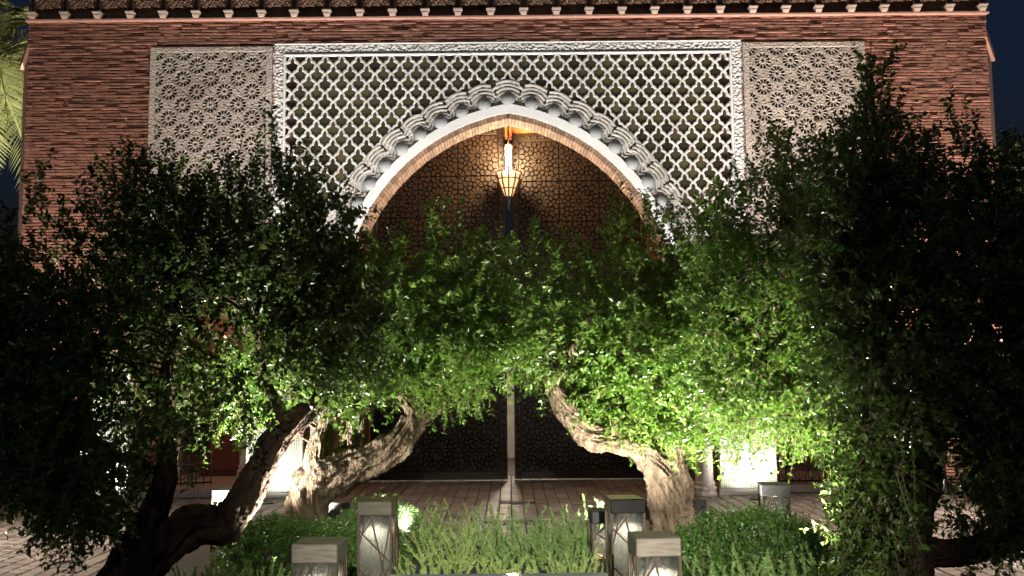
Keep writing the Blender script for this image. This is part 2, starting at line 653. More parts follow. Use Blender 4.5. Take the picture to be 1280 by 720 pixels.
# core wall
outer = [(-HW + .03, -.02), (-BAY[0][1], -.02), (-BAY[0][1], BAY[0][2]), (-BAY[0][0], BAY[0][2]), (-BAY[0][0], -.02)]
ap = arch_pts(R_IN + .015, 28, -.02)
outer += ap
outer += [(BAY[0][0], -.02), (BAY[0][0], BAY[0][2]), (BAY[0][1], BAY[0][2]), (BAY[0][1], -.02), (HW - .03, -.02), (HW - .03, 7.6), (-HW + .03, 7.6)]
sheet(outer, [], 0.028, 0.36).build('wall', M['mortar'], gate)

# thin bricks, laid in rough courses
PNL = (3.262, 4.955, 2.95, 6.175)           # carved side panels: x0, x1, z0, z1
bk = MB()
PITCH_B = 0.0435


def lay(x0, x1, z, pr=0.0):
    x = x0 + rnd.uniform(-.12, 0)
    while x < x1:
        L = rnd.uniform(.11, .23)
        a, c = max(x, x0), min(x + L - .004, x1)
        if c - a > .02:
            h = PITCH_B * rnd.uniform(.57, .71)
            yo = -.014 - rnd.random() ** 1.6 * .024 - pr
            j = [rnd.uniform(-.004, .004) for _ in range(4)]
            yj = [rnd.uniform(-.006, .006) for _ in range(2)]
            bk.add([(a, yo + yj[0], z + j[0]), (c, yo + yj[1], z + j[1]), (c, yo + yj[1] + .004, z + h + j[2]), (a, yo + yj[0] + .004, z + h + j[3]),
                    (a, .03, z), (c, .03, z), (c, .03, z + h), (a, .03, z + h)],
                   [(0, 1, 2, 3), (4, 5, 1, 0), (3, 2, 6, 7), (0, 3, 7, 4), (1, 5, 6, 2)])
        x += L


z = 0.0
while z < ZT - .03:
    segs = [(-HW, HW)]

    def cut(a, c):
        global segs
        out = []
        for s, e in segs:
            if c <= s or a >= e:
                out.append((s, e))
            else:
                if a - s > .02:
                    out.append((s, a))
                if e - c > .02:
                    out.append((c, e))
        segs = out
    if z < TOP_F - .01 and z > 2.9:
        cut(-FX, FX)
    elif z <= 2.9:
        cut(-2.66, 2.66)
    if PNL[2] - .02 < z < PNL[3] - .01:
        cut(PNL[0], PNL[1])
        cut(-PNL[1], -PNL[0])
    if z < BAY[0][2]:
        cut(BAY[0][0], BAY[0][1])
        cut(-BAY[0][1], -BAY[0][0])
    for s, e in segs:
        lay(s, e, z, 0.012 if z > TOP_F - .01 else 0)
    z += PITCH_B
bko = bk.build('brickwork', M['brick'], gate)
bko['kind'] = 'stuff'
bko['label'] = 'rough courses of thin red bricks'

# carved white frame around the spandrel
fr = MB()
FW = 0.135
for s in (-1, 1):
    xo, xi = s * FX, s * (FX - FW)
    fr.cbox(min(xo, xi), max(xo, xi), -.035, .03, 2.9, TOP_F - FW, .012)
fr.cbox(-FX, FX, -.037, .03, TOP_F - FW + .001, TOP_F, .012)
frm = fr.build('carved_frame', M['carved'], gate)
lp = MB()
for s in (-1, 1):
    x = s * (FX - FW - .012)
    lp.cbox(x - .014, x + .014, -.05, .03, 2.9, TOP_F - FW - .026, .006)
lp.cbox(-(FX - FW), FX - FW, -.052, .03, TOP_F - FW - .026, TOP_F - FW + .0005, .006)
lp.build('moulding', M['plaster'], frm)
# outer fillet
lp = MB()
for s in (-1, 1):
    x = s * (FX + .011)
    lp.cbox(x - .010, x + .010, -.02, .03, 2.9, TOP_F, .004)
lp.cbox(-FX, FX, -.046, .03, TOP_F + .001, TOP_F + .018, .004)
lp.build('fillet', M['plaster'], frm)

# green tile infill and the white lattice of interlaced arches
TP, TH = 0.2300, 0.1300
XI, ZI = FX - FW - .026, TOP_F - FW - .026
backing = sheet([(-XI, 2.9)] + arch_pts(ARO + .03, 28, 2.9)[0:0] + [(x, max(z, 2.9)) for x, z in arch_pts(ARO + .01, 28, 2.9)] + [(XI, 2.9), (XI, ZI), (-XI, ZI)], [], .018, .027)
bo = backing.build('spandrel', M['mortar'], gate)
tm = MB()
tm.prism([(0, TH), (-TP / 2, 0), (0, -TH), (TP / 2, 0)], -.012, .014, .006)
tile_mesh = tm.mesh('glazed_tile', M['greentile'])
tiles, tile_rest = [], MB()
rows = int((ZI - 2.95) / TH) + 2
Z0 = ZI - TH
for j in range(-1, rows):
    zc = Z0 - j * TH
    off = 0 if j % 2 == 0 else TP / 2
    for i in range(-14, 15):
        xc = i * TP + off
        if abs(xc) > XI - TP * .49 or zc - TH < 2.9 or zc + TH > ZI + .001:
            continue
        hw = arch_half(ARO + .02, zc - TH * .6)
        if abs(xc) < hw + .05:
            continue
        vis = zc > 3.9 and abs(xc) > arch_half(ARO + .28, zc) - .05
        tiles.append((0 if vis else 1, -zc, xc, zc))
tiles.sort()
for k, (s, _, xc, zc) in enumerate(tiles):
    if k < 300:
        inst('glazed_tile', tile_mesh, bo, (xc, rnd.uniform(-.002, .002), zc), (rnd.uniform(-.03, .03), 0, rnd.uniform(-.03, .03)))
    else:
        tile_rest.add([(v.co.x + xc, v.co.y, v.co.z + zc) for v in tile_mesh.vertices], [tuple(p.vertices) for p in tile_mesh.polygons])
if tile_rest.v:
    t_ = tile_rest.build('glazed_tile_field', M['greentile'], bo)
    t_['kind'] = 'stuff'

HALF = [(0.0, 1.02), (.06, .98), (.115, .88), (.155, .72), (.178, .54), (.185, .40), (.30, .40), (.305, .28), (.375, .27), (.385, .13), (.44, .10), (.5, .07)]


def ribbon(m, pts, wd, y0, y1):
    """raised ribbon with a bevelled profile along a polyline in (x, z)"""
    n = len(pts)
    L, Rr = [], []
    for i, p in enumerate(pts):
        a = Vector(pts[max(i - 1, 0)])
        c = Vector(pts[min(i + 1, n - 1)])
        t1 = (Vector(p) - a)
        t2 = (c - Vector(p))
        t = (t1.normalized() if t1.length else Vector((0, 0))) + (t2.normalized() if t2.length else Vector((0, 0)))
        t.normalize()
        nn = Vector((-t.y, t.x))
        k = 1.0
        if t1.length and t2.length:
            k = 1 / max(.6, math.sqrt(max(0.0, (1 + t1.normalized().dot(t2.normalized())) / 2)))
        L.append(Vector(p) + nn * wd / 2 * k)
        Rr.append(Vector(p) - nn * wd / 2 * k)
    vs = []
    for i in range(n):
        cl = L[i].lerp(Rr[i], .22)
        cr = L[i].lerp(Rr[i], .78)
        vs += [(L[i].x, y1, L[i].y), (L[i].x, y0 + .008, L[i].y), (cl.x, y0, cl.y), (cr.x, y0, cr.y), (Rr[i].x, y0 + .008, Rr[i].y), (Rr[i].x, y1, Rr[i].y)]
    fs = []
    for i in range(n - 1):
        for k in range(5):
            fs.append((i * 6 + k + 1, i * 6 + k, i * 6 + 6 + k, i * 6 + 7 + k))
    fs += [(0, 1, 2, 3, 4, 5), tuple(reversed(range((n - 1) * 6, n * 6)))]
    m.add(vs, fs)


lat = MB()
for j in range(0, rows):
    zb = Z0 - j * TH
    off = 0 if j % 2 == 0 else TP / 2
    for i in range(-15, 16):
        xc = i * TP + off
        pts = [(xc - x * TP, zb + y * TH) for x, y in HALF[::-1]] + [(xc + x * TP, zb + y * TH) for x, y in HALF[1:]]
        run = []
        for p in pts:
            ok = abs(p[0]) < XI + .004 and 2.92 < p[1] < ZI and abs(p[0]) > arch_half(ARO + .12, p[1])
            if ok:
                run.append(p)
            elif len(run) > 1:
                ribbon(lat, run, .027, -.036 - rnd.uniform(0, .002), .018)
                run = []
            else:
                run = []
        if len(run) > 1:
            ribbon(lat, run, .027, -.036 - rnd.uniform(0, .002), .018)
M['latplaster'] = mat('lattice_plaster', (0.66, 0.64, 0.61), 0.75, var=(0.43, 0.41, 0.38), nscale=3.2, coord='World', bump=0.3, bscale=60)
lat.build('lattice', M['latplaster'], gate)

# white arch band, brick ring and soffit
def band(r0, r1, y0, y1, foot, n=48):
    a, c = arch_pts(r0, n, foot), arch_pts(r1, n, foot)
    m = MB()
    k = len(a)
    for i in range(k):
        m.v += [(a[i][0], y0, a[i][1]), (c[i][0], y0, c[i][1]), (c[i][0], y1, c[i][1]), (a[i][0], y1, a[i][1])]
    for i in range(k - 1):
        for q in range(4):
            m.f.append((i * 4 + q, i * 4 + (q + 1) % 4, i * 4 + 4 + (q + 1) % 4, i * 4 + 4 + q))
    m.f += [(3, 2, 1, 0), ((k - 1) * 4, (k - 1) * 4 + 1, (k - 1) * 4 + 2, (k - 1) * 4 + 3)]
    return m


R_BR = ARO - 0.125
ab = band(R_BR, ARO, -.07, .03, 2.2).build('arch_band', M['plaster'], gate)
ring = MB()
for s in (-1, 1):
    amax = math.acos(AC / R_IN)
    n = 78
    for k in range(-14, n):
        a0 = amax * k / n
        a1 = amax * (k + .86) / n
        ins = rnd.uniform(0, .008)
        yo = -.045 - rnd.uniform(0, .01)
        q = []
        for a in (a0, a1):
            for r in (R_IN - ins, R_BR - .002):
                if a >= 0:
                    q.append((s * (-AC + r * math.cos(a)), AZ + r * math.sin(a)))
                else:
                    q.append((s * (r - AC), AZ + a * R_IN))
        p = [q[0], q[1], q[3], q[2]]
        # front course and inner course behind it
        for (ya, yb) in ((yo, .14), (.15 - rnd.uniform(0, .01), .36)):
            vs = [(x, ya, zz) for x, zz in p] + [(x, yb, zz) for x, zz in p]
            fs = [(0, 1, 2, 3), (7, 6, 5, 4), (0, 4, 5, 1), (1, 5, 6, 2), (2, 6, 7, 3), (3, 7, 4, 0)]
            if s > 0:
                fs = [f[::-1] for f in fs]
            ring.add(vs, fs)
M['archbrick'] = mat('tan_arch_brick', (0.36, 0.22, 0.14), 0.9, var=(0.26, 0.15, 0.095), nscale=9, bump=0.5, bscale=70, island=0.35)
rg = ring.build('arch_bricks', M['archbrick'], gate)
rg['kind'] = 'stuff'
rg['label'] = 'radial ring of thin bricks lining the arch'
bpy_ = rg.data
bpy_.update()

# scalloped shells with bosses along the arch
SP = 0.318
scl = MB()
pl = []
RO = 0.352
hm = math.asin(SP / 2 / RO)
pl = [(RO * math.sin(hm * t / 8), RO * math.cos(hm * t / 8)) for t in range(-8, 9)]
pl = [(-SP / 2, -.03)] + pl + [(SP / 2, -.03)]
scl.prism(pl[::-1], -.012, .02, .0)
for r, wd, dy in ((.336, .034, .038), (.284, .034, .032), (.233, .032, .036), (.184, .030, .031), (.145, .022, .034)):
    h = math.asin(min(1, SP / 2 / r)) if r > SP / 2 else math.pi / 2
    pts = [(r * math.sin(-h + 2 * h * t / 14), r * math.cos(-h + 2 * h * t / 14)) for t in range(15)]
    ribbon(scl, pts, wd, -dy, -.01)
for s in (-1, 1):
    scl.prism([(s * SP / 2 - .02, .0), (s * SP / 2 + .02, .0), (s * SP / 2, .09)], -.034, -.01, .006)
scl_mesh = scl.mesh('scallop_shell', M['greytile'])
bs = MB()
n1, n2 = 14, 7
br_ = 0.098
vs, fs = [], []
for a in range(n2 + 1):
    la = math.pi / 2 * a / n2
    for k in range(n1 * 2):
        lo = math.pi * 2 * k / (n1 * 2)
        vs.append((br_ * math.cos(la) * math.cos(lo), -.012 - .065 * math.sin(la), br_ * math.cos(la) * math.sin(lo)))
for a in range(n2):
    for k in range(n1 * 2):
        k2 = (k + 1) % (n1 * 2)
        fs.append((a * n1 * 2 + k, a * n1 * 2 + k2, (a + 1) * n1 * 2 + k2, (a + 1) * n1 * 2 + k))
bs.add(vs, fs)
bs.tube([(br_ * 1.06 * math.cos(t * math.pi / 16), -.016, br_ * 1.06 * math.sin(t * math.pi / 16)) for t in range(0, 33)], [.009] * 33, 6, False)
boss_mesh = bs.mesh('boss', M['boss'])
boss_mesh.polygons.foreach_set('use_smooth', [True] * len(boss_mesh.polygons))
amax = math.acos(AC / ARO)
arc_len = amax * ARO
for s in (-1, 1):
    k = 0 if s > 0 else 1
    while True:
        ln = k * SP
        if ln > arc_len + 1.0:
            break
        a = amax - ln / ARO
        if a >= 0:
            x, z, tilt = -AC + (ARO + .0) * math.cos(a), AZ + ARO * math.sin(a), math.pi / 2 - a
            if k == 0:
                x, tilt = 0.0, 0.0
        else:
            x, z, tilt = ARO - AC, AZ + a * ARO, math.pi / 2
        if z < 2.25:
            break
        yo = -.006 - .003 * (k % 2)
        inst('scallop_shell', scl_mesh, ab, (s * x, yo, z + (0 if k else -.005)), (0, s * tilt, 0))
        bz = .055
        inst('boss', boss_mesh, ab, (s * (x + bz * math.sin(tilt)), yo - .012, z + bz * math.cos(tilt)), (0, s * tilt, 0))
        k += 1

# carved tan side panels of pierced rosettes
PR, QR = 0.3825, 0.1855                     # column period, row step
cell = [(0, QR), (-PR / 2, 0), (0, -QR), (PR / 2, 0)]


def lerp2(a, c, t):
    return (a[0] + (c[0] - a[0]) * t, a[1] + (c[1] - a[1]) * t)


octo = []
for i in range(4):
    p, c, n_ = cell[i - 1], cell[i], cell[(i + 1) % 4]
    octo += [lerp2(c, p, .07), lerp2(c, n_, .07)]
holes = [[(.023 * math.cos(2 * math.pi * k / 8), .023 * math.sin(2 * math.pi * k / 8)) for k in range(8)]]
for k in range(12):
    a = 2 * math.pi * (k + .5) / 12
    ca, sa = math.cos(a), math.sin(a)
    pet = [(.047, -.006), (.064, -.0135), (.096, -.0205), (.112, -.012), (.112, .012), (.096, .0205), (.064, .0135), (.047, .006)]
    holes.append([(r * ca - q * sa, r * sa + q * ca) for r, q in pet])
for sx in (-1, 1):
    for sz in (-1, 1):
        for (hx, hz, hr) in ((.5 * PR / 2, .5 * QR, .009), (.66 * PR / 2, .27 * QR, .007), (.27 * PR / 2, .70 * QR, .007)):
            holes.append([(sx * hx + hr * math.cos(2 * math.pi * k / 5), sz * hz + hr * math.sin(2 * math.pi * k / 5)) for k in range(5)])
full = sheet(octo, holes, -.040, .019)
ribbon(full, [(.124 * math.cos(2 * math.pi * k / 24), .124 * math.sin(2 * math.pi * k / 24)) for k in range(25)], .007, -.044, -.039)
for i in range(4):
    ribbon(full, [lerp2(cell[i], cell[(i + 1) % 4], .1), lerp2(cell[i], cell[(i + 1) % 4], .9)], .009, -.044, -.039)


def half_cell(co, no, name):
    me = full.mesh('tmp', M['tan'])
    bm = bmesh.new()
    bm.from_mesh(me)
    bmesh.ops.bisect_plane(bm, geom=bm.verts[:] + bm.edges[:] + bm.faces[:], plane_co=co, plane_no=no, clear_outer=True)
    m2 = bpy.data.meshes.new(name)
    bm.to_mesh(m2)
    bm.free()
    m2.materials.append(M['tan'])
    bpy.data.meshes.remove(me)
    return m2


full_me = full.mesh('rosette', M['tan'])
left_me = half_cell((0, 0, 0), (-1, 0, 0), 'rosette')     # keeps x>0
right_me = half_cell((0, 0, 0), (1, 0, 0), 'rosette')
top_me = half_cell((0, 0, 0), (0, 0, 1), 'rosette')       # keeps z<0


def quarter(src, no):
    bm = bmesh.new()
    bm.from_mesh(src)
    bmesh.ops.bisect_plane(bm, geom=bm.verts[:] + bm.edges[:] + bm.faces[:], plane_co=(0, 0, 0), plane_no=no, clear_outer=True)
    m2 = bpy.data.meshes.new('rosette')
    bm.to_mesh(m2)
    bm.free()
    m2.materials.append(M['tan'])
    return m2


tl_me, tr_me = quarter(left_me, (0, 0, 1)), quarter(right_me, (0, 0, 1))
for s in (-1, 1):
    cxp = s * (PNL[0] + PNL[1]) / 2
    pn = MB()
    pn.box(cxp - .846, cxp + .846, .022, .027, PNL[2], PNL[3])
    po = pn.build('carved_panel', M['tan_shade'], gate)
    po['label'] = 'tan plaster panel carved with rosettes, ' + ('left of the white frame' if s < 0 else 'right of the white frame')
    bd = MB()
    X0, X1 = cxp - 2 * PR, cxp + 2 * PR
    ZTOP = PNL[3] - .075
    bd.cbox(cxp - .846, X0, -.046, .0215, PNL[2], PNL[3] - .0005, .006)
    bd.cbox(X1, cxp + .846, -.046, .0215, PNL[2], PNL[3] - .0005, .006)
    bd.cbox(X0 + .001, X1 - .001, -.047, .0215, ZTOP, PNL[3], .006)
    bd.build('panel_border', M['tan'], po)
    for j in range(0, 17):
        zc = ZTOP - j * QR
        if zc - QR < PNL[2]:
            break
        for i in range(0, 9):
            if (i + j) % 2:
                continue
            x = X0 + i * PR / 2
            if j == 0:
                me = {0: tl_me, 8: tr_me}.get(i, top_me)
            elif i == 0:
                me = left_me
            elif i == 8:
                me = right_me
            else:
                me = full_me
            inst('rosette', me, po, (x, rnd.uniform(-.001, .001), zc))

# carved cedar frieze with corbels
frz = MB()
frz.box(-HW + .04, HW - .04, -.02, .0275, ZT + .03, 7.55)
fo = frz.build('frieze', M['darkwood'], gate)
lg = MB()
lg.cbox(-HW - .02, HW + .02, -.10, .0272, ZT - .012, ZT + .018, .005)
lg.build('ledge', M['pink'], gate)
cb = MB()
cb.box(-.062, .062, -.16, -.02, ZT + .085, ZT + .102)
cb.add([(-.038, -.125, ZT + .019), (.038, -.125, ZT + .019), (.038, -.022, ZT + .019), (-.038, -.022, ZT + .019),
        (-.055, -.15, ZT + .085), (.055, -.15, ZT + .085), (.055, -.022, ZT + .085), (-.055, -.022, ZT + .085)],
       [(0, 3, 2, 1), (4, 5, 6, 7), (0, 1, 5, 4), (1, 2, 6, 5), (2, 3, 7, 6), (3, 0, 4, 7)])
cb.box(-.045, .045, -.145, -.022, ZT + .045, ZT + .055)
cap_me = cb.mesh('corbel', M['pink'])
cap_me.materials.clear()
M['corbel'] = mat('pale_corbel', (0.42, 0.32, 0.26), 0.7)
cap_me.materials.append(M['corbel'])
cn = MB()
for x in (-.036, .036):
    prof = []
    for k in range(15):
        zz = ZT + .103 + k * .05
        prof.append((.015 if k % 2 else .021, zz))
    cn.lathe(prof, 8, x, -.10)
cn.box(-.03, .03, -.07, -.021, ZT + .103, 7.5)
con_me = cn.mesh('colonnette', M['darkwood'])
cp = MB()
PWD = 0.453
cp.add([(-.17, -.09, ZT + .175), (-.10, -.10, ZT + .15), (0, -.10, ZT + .185), (.10, -.10, ZT + .15), (.17, -.09, ZT + .175), (.17, -.30, 7.5), (-.17, -.30, 7.5),
        (-.17, -.021, ZT + .19), (.17, -.021, ZT + .19), (.17, -.021, 7.5), (-.17, -.021, 7.5)],
       [(0, 1, 2, 3, 4, 5, 6), (0, 7, 8, 4, 3, 2, 1), (4, 8, 9, 5), (6, 10, 7, 0), (5, 9, 10, 6)])
cpm = cp.mesh('carved_board', M['carvewood'])
NCB = 30
for i in range(NCB):
    x = -6.58 + i * 13.16 / (NCB - 1)
    inst('corbel', cap_me, fo, (x, 0, 0))
    inst('colonnette', con_me, fo, (x, 0, 0))
    if i < NCB - 1:
        inst('carved_board', cpm, fo, (x + 6.58 / (NCB - 1), 0, 0))
rf = MB()
rf.box(-HW - .3, HW + .3, -.75, 1.0, 7.55, 7.7)
rf.build('roof', M['darkwood'], gate)

# angled returns at both ends
for s in (-1, 1):
    m = MB()
    x0, x1, y1 = s * (HW - .02), s * (HW + .68), 1.2
    for (za, zb, off) in ((0, 6.28, 0.0),):
        m.add([(x0, .04, za), (x1, y1, za), (x1, y1, zb), (x0, .04, zb), (x0, 1.6, za), (x0, 1.6, zb)],
              [(0, 1, 2, 3) if s < 0 else (3, 2, 1, 0), (3, 2, 5), (0, 4, 1)])
    m.build('side_return', M['pink'], gate)
    m = MB()
    m.add([(x0, -.03, 6.285), (x1 + s * .06, y1, 6.285), (x1 + s * .06, y1, 6.40), (x0, -.03, 6.40), (x0, 1.6, 6.285), (x0, 1.6, 6.44)],
          [(0, 1, 2, 3), (3, 2, 5), (0, 4, 1)])
    m.build('coping', M['pink'], gate)
    m = MB()
    m.add([(x0, .05, 6.45), (s * (HW + .12), .5, 6.45), (s * (HW + .12), .5, 7.55), (x0, .05, 7.55), (x0, 1.6, 6.45), (x0, 1.6, 7.55)],
          [(0, 1, 2, 3), (3, 2, 5), (0, 4, 1), (1, 4, 5, 2)])
    m.build('frieze_return', M['darkwood'], gate)

# lower storey: columns, mosaic pilasters, bays
colm = MB()
colm.lathe([(.165, 0), (.165, .05), (.15, .06), (.155, .085), (.16, .10), (.15, .125), (.128, .135), (.135, .15), (.14, .17), (.13, .19), (.118, .20),
            (.112, .8), (.106, 2.0), (.12, 2.02), (.12, 2.05), (.105, 2.06), (.12, 2.15), (.165, 2.28), (.165, 2.34)], 24)
colm_me = colm.mesh('column', M['marble'])
colm_me.polygons.foreach_set('use_smooth', [True] * len(colm_me.polygons))
for s in (-1, 1):
    inst('column', colm_me, gate, (s * 2.55, -.14, 0))
    m = MB()
    m.cbox(s * 2.55 - .19, s * 2.55 + .19, -.33, .05, 2.342, 2.9, .02)
    m.build('impost', M['carved'], gate)
    # jamb of the arch below the spring
    m = MB()
    m.box(min(s * 2.215, s * 2.66), max(s * 2.215, s * 2.66), .0, .027, 0, 2.2)
    m.build('jamb', M['brick'], gate)
    for (a, c, ph) in ((2.76, 3.50, 2.86), (5.06, 5.70, 1.75)):
        m = MB()
        xa, xb = min(s * a, s * c), max(s * a, s * c)
        m.cbox(xa, xb, -.16, -.036, 0.09, ph, .01)
        p = m.build('pilaster', M['zellige'], gate)
        m = MB()
        m.cbox(xa - .03, xb + .03, -.19, -.034, 0, .088, .01)
        m.build('plinth', M['marble'], p)
        m = MB()
        for e_ in (xa + .012, xb - .012):
            m.box(e_ - .014, e_ + .014, -.172, -.15, .092, ph - .05)
        m.build('edge_trim', M['marble'], p)
    # bay
    a, c, h = BAY[0]
    xa, xb = min(s * a, s * c), max(s * a, s * c)
    m = MB()
    m.box(xa, xb, .37, 2.4, -.008, .12)
    m.box(xa, xb, -.03, .369, -.008, .12)
    bay = m.build('bay_floor', M['floorstone'], gate)
    m = MB()
    for k in range(36):
        xx = xa + (k + .5) * (xb - xa) / 36
        m.cbox(xx - .017, xx + .017, -.055, -.031, .02, .11, .005)
    st = m.build('mosaic_step', M['marble'], gate)
    m = MB()
    m.box(xa - .05, xa, .37, 2.45, .0, h)
    m.box(xb, xb + .05, .37, 2.45, .0, h)
    m.box(xa, xb, 2.4, 2.45, .12, h)
    m.box(xa - .05, xb + .05, .37, 2.45, h, h + .05)
    m.build('bay_wall', M['pink'], gate)
    # wooden door with boards at the back of the bay
    dl = empty('panelled_door')
    dl.parent = gate
    dx0, dx1 = (xa + .35, xb - .35) if s < 0 else (xa + .12, xb - .12)
    m = MB()
    m.box(dx0, dx1, 1.70, 1.75, .12, 1.05)
    m.box(dx0, dx1, 1.76, 1.80, 1.05, h)
    m.build('door_back', M['redwood'], dl)
    nb = 7
    for k in range(nb):
        q = MB()
        xx = dx0 + (k + .5) * (dx1 - dx0) / nb
        q.cbox(xx - .07, xx + .07, 1.665, 1.70, .2, .92, .012)
        q.build('door_board', M['redwood'], dl)
    q = MB()
    q.cbox(dx0 - .03, dx1 + .03, 1.64, 1.76, 1.0, 1.06, .012)
    q.build('rail', M['redwood'], dl)
    # column inside bay, towards the gate side
    inst('column', colm_me, gate, (s * 3.86, 1.25, .12), (0, 0, 0), (1, 1, 1.1))
    # iron railing
    rl = empty('iron_railing')
    rl.parent = gate
    ra, rb_ = (xa + .04, xb - .62) if s < 0 else (xa + .06, xb - .05)
    ya, yb = (.12, .55) if s < 0 else (.16, .16)
    nbar = int(abs(rb_ - ra) / .085)
    for k in range(nbar + 1):
        t = k / nbar
        x, y = ra + (rb_ - ra) * t, ya + (yb - ya) * t
        q = MB()
        top = 1.55 if s < 0 else .62
        q.tube([(x, y, .12), (x, y, top)], [.008, .008], 6)
        q.build('baluster', M['iron'], rl)
    for zz in ((.16, .42, 1.0, 1.55) if s < 0 else (.15, .34, .62)):
        q = MB()
        q.bar((ra, ya - .01, zz), (rb_, yb - .01, zz), .022, .02)
        q.build('rail', M['iron'], rl)
    for k in range(nbar // 2):                # scrolls between the low rails
        q = MB()
        t = (k * 2 + 1) / nbar
        x, y = ra + (rb_ - ra) * t, ya + (yb - ya) * t - .005
        q.tube([(x + .055 * math.cos(u * math.pi / 8), y, (.28 if s < 0 else .245) + .075 * math.sin(u * math.pi / 8)) for u in range(17)], [.007] * 17, 5, False)
        q.build('scroll', M['iron'], rl)

# passage between arch and doors
m = MB()
for s in (-1, 1):
    m.box(min(s * 2.5, s * 2.8), max(s * 2.5, s * 2.8), .37, 2.6, 0, 5.9)
pw = m.build('passage_wall', M['brick'], gate)
m = MB()
m.box(-2.8, 2.8, .365, 2.6, 5.9, 6.0)
m.build('passage_ceiling', M['orange'], gate)
m = MB()
m.cbox(-2.499, 2.499, DOOR_Y + .06, DOOR_Y + .20, 5.33, 5.899, .01)
m.build('lintel', M['orange'], gate)
m = MB()
m.cbox(-.055, .055, DOOR_Y - .10, DOOR_Y + .05, 5.28, 5.895, .008)
m.cbox(-.065, .065, DOOR_Y - .112, DOOR_Y + .04, 5.46, 5.49, .004)
m.build('king_post', M['orange'], gate)
for s in (-1, 1):
    m = MB()
    m.cbox(min(s * 2.16, s * 2.5), max(s * 2.16, s * 2.5), DOOR_Y + .08, DOOR_Y + .22, 0, 5.33, .01)
    m.build('door_jamb', M['orange'], gate)

# bronze doors
def clip_half(poly, p, n):
    out = []
    for a in range(len(poly)):
        A, B = poly[a - 1], poly[a]
        da = (A[0] - p[0]) * n[0] + (A[1] - p[1]) * n[1]
        db = (B[0] - p[0]) * n[0] + (B[1] - p[1]) * n[1]
        if (da <= 0) != (db <= 0):
            t = da / (da - db)
            out.append((A[0] + (B[0] - A[0]) * t, A[1] + (B[1] - A[1]) * t))
        if db <= 0:
            out.append(B)
    return out


def star_cell(S):
    """a twelve-pointed star and the small interlocking pieces round it, filling a square"""
    P = [(0, 0, .030)]
    for k in range(12):
        a = 2 * math.pi * k / 12
        for r, o, h in ((.19, 0, .030), (.30, .5, .038), (.365, 0, .024), (.425, .5, .034), (.48, 0, .028)):
            P.append((r * math.cos(a + o * math.pi / 6), r * math.sin(a + o * math.pi / 6), h))
    for sx in (-1, 1):
        for sz in (-1, 1):
            P.append((sx * .5, sz * .5, .03))
            for k in range(8):
                a = 2 * math.pi * (k + .5) / 8
                for r, h in ((.085, .026),):
                    P.append((sx * .5 + r * math.cos(a), sz * .5 + r * math.sin(a), h))
    P = [q for q in P if abs(q[0]) < .51 and abs(q[1]) < .51]
    m = MB()
    for i_, (x, z, h) in enumerate(P):
        poly = [(-.5, -.5), (.5, -.5), (.5, .5), (-.5, .5)]
        for j_, (x2, z2, _) in enumerate(P):
            if i_ != j_ and abs(x - x2) < .4 and abs(z - z2) < .4:
                w_ = .28 if i_ == 0 else (.72 if j_ == 0 else .5)
                n_ = (x2 - x, z2 - z)
                poly = clip_half(poly, (x + n_[0] * w_, z + n_[1] * w_), n_)
                if len(poly) < 3:
                    break
        if len(poly) < 3:
            continue
        cx = sum(p[0] for p in poly) / len(poly)
        cz = sum(p[1] for p in poly) / len(poly)
        poly = [(S * (cx + (px_ - cx) * .95), S * (cz + (pz_ - cz) * .95)) for px_, pz_ in poly]
        if math.hypot(cx, cz) < .72:
            m.prism(poly, -h, 0, .010)
    return m


stud = MB()
stud.lathe([(.028, 0), (.026, .012), (.016, .024), (.004, .029)], 8)
stud_me = stud.mesh('stud', M['bronze'])
stud_me.transform(Matrix.Rotation(R(90), 4, 'X'))
for s in (-1, 1):
    gap = .055
    x_in, x_out = s * gap, s * 2.14
    xa, xb = min(x_in, x_out), max(x_in, x_out)
    leafd = empty('door_leaf', (x_out, DOOR_Y, 0.035), R(-1.2) if s < 0 else R(-1.5))
    leafd.parent = gate
    leafd['label'] = 'left bronze door leaf' if s < 0 else 'right bronze door leaf'
    wdt = 2.14 - gap
    ox = 0 if s < 0 else -wdt                     # local x of the left edge
    Hd = 5.33 if s > 0 else 5.42
    m = MB()
    m.box(ox, ox + wdt, 0, .09, 0, Hd)
    m.build('panel', M['bronze'], leafd)
    m = MB()
    for (a, c) in ((ox, ox + .10), (ox + wdt - .10, ox + wdt)):
        m.cbox(a, c, -.03, -.0005, 0, Hd, .008)
    for (za, zb) in ((0, .12), (Hd - .11, Hd)):
        m.cbox(ox + .101, ox + wdt - .101, -.03, -.0005, za, zb, .008)
    m.build('stile', M['bronze'], leafd)
    S = (wdt - .22) / 3
    cell_me = star_cell(S * .99).mesh('star_panel', M['bronze'])
    nrow = int((Hd - .24) / S)
    rs = (Hd - .24) / nrow
    for r in range(nrow):
        for c_ in range(3):
            inst('star_panel', cell_me, leafd, (ox + .11 + S * (c_ + .5), 0, .12 + rs * (r + .5)), (0, 0, 0), (1, 1, rs / S))
    xs = ox + wdt - .05 if s < 0 else ox + .05
    k = 0
    while .08 + k * .105 < Hd - .04:
        inst('stud', stud_me, leafd, (xs, -.03, .08 + k * .105))
        k += 1
    nst = 17
    for k in range(nst):
        inst('stud', stud_me, leafd, (ox + .16 + k * (wdt - .32) / (nst - 1), -.03, Hd - .055))

# courtyard beyond the doors
m = MB()
m.box(-2.6, 2.6, 6.0, 6.2, -.01, 2.3)
cy = m.build('courtyard_wall', mat('grey_plaster', (0.30, 0.28, 0.25), 0.85, bump=0.3))
tag(cy, 'dim courtyard wall glimpsed through the gap between the bronze doors', 'wall')
point('courtyard_light', (0.1, 3.6, 2.2), 260, (1, .85, .65), .15)

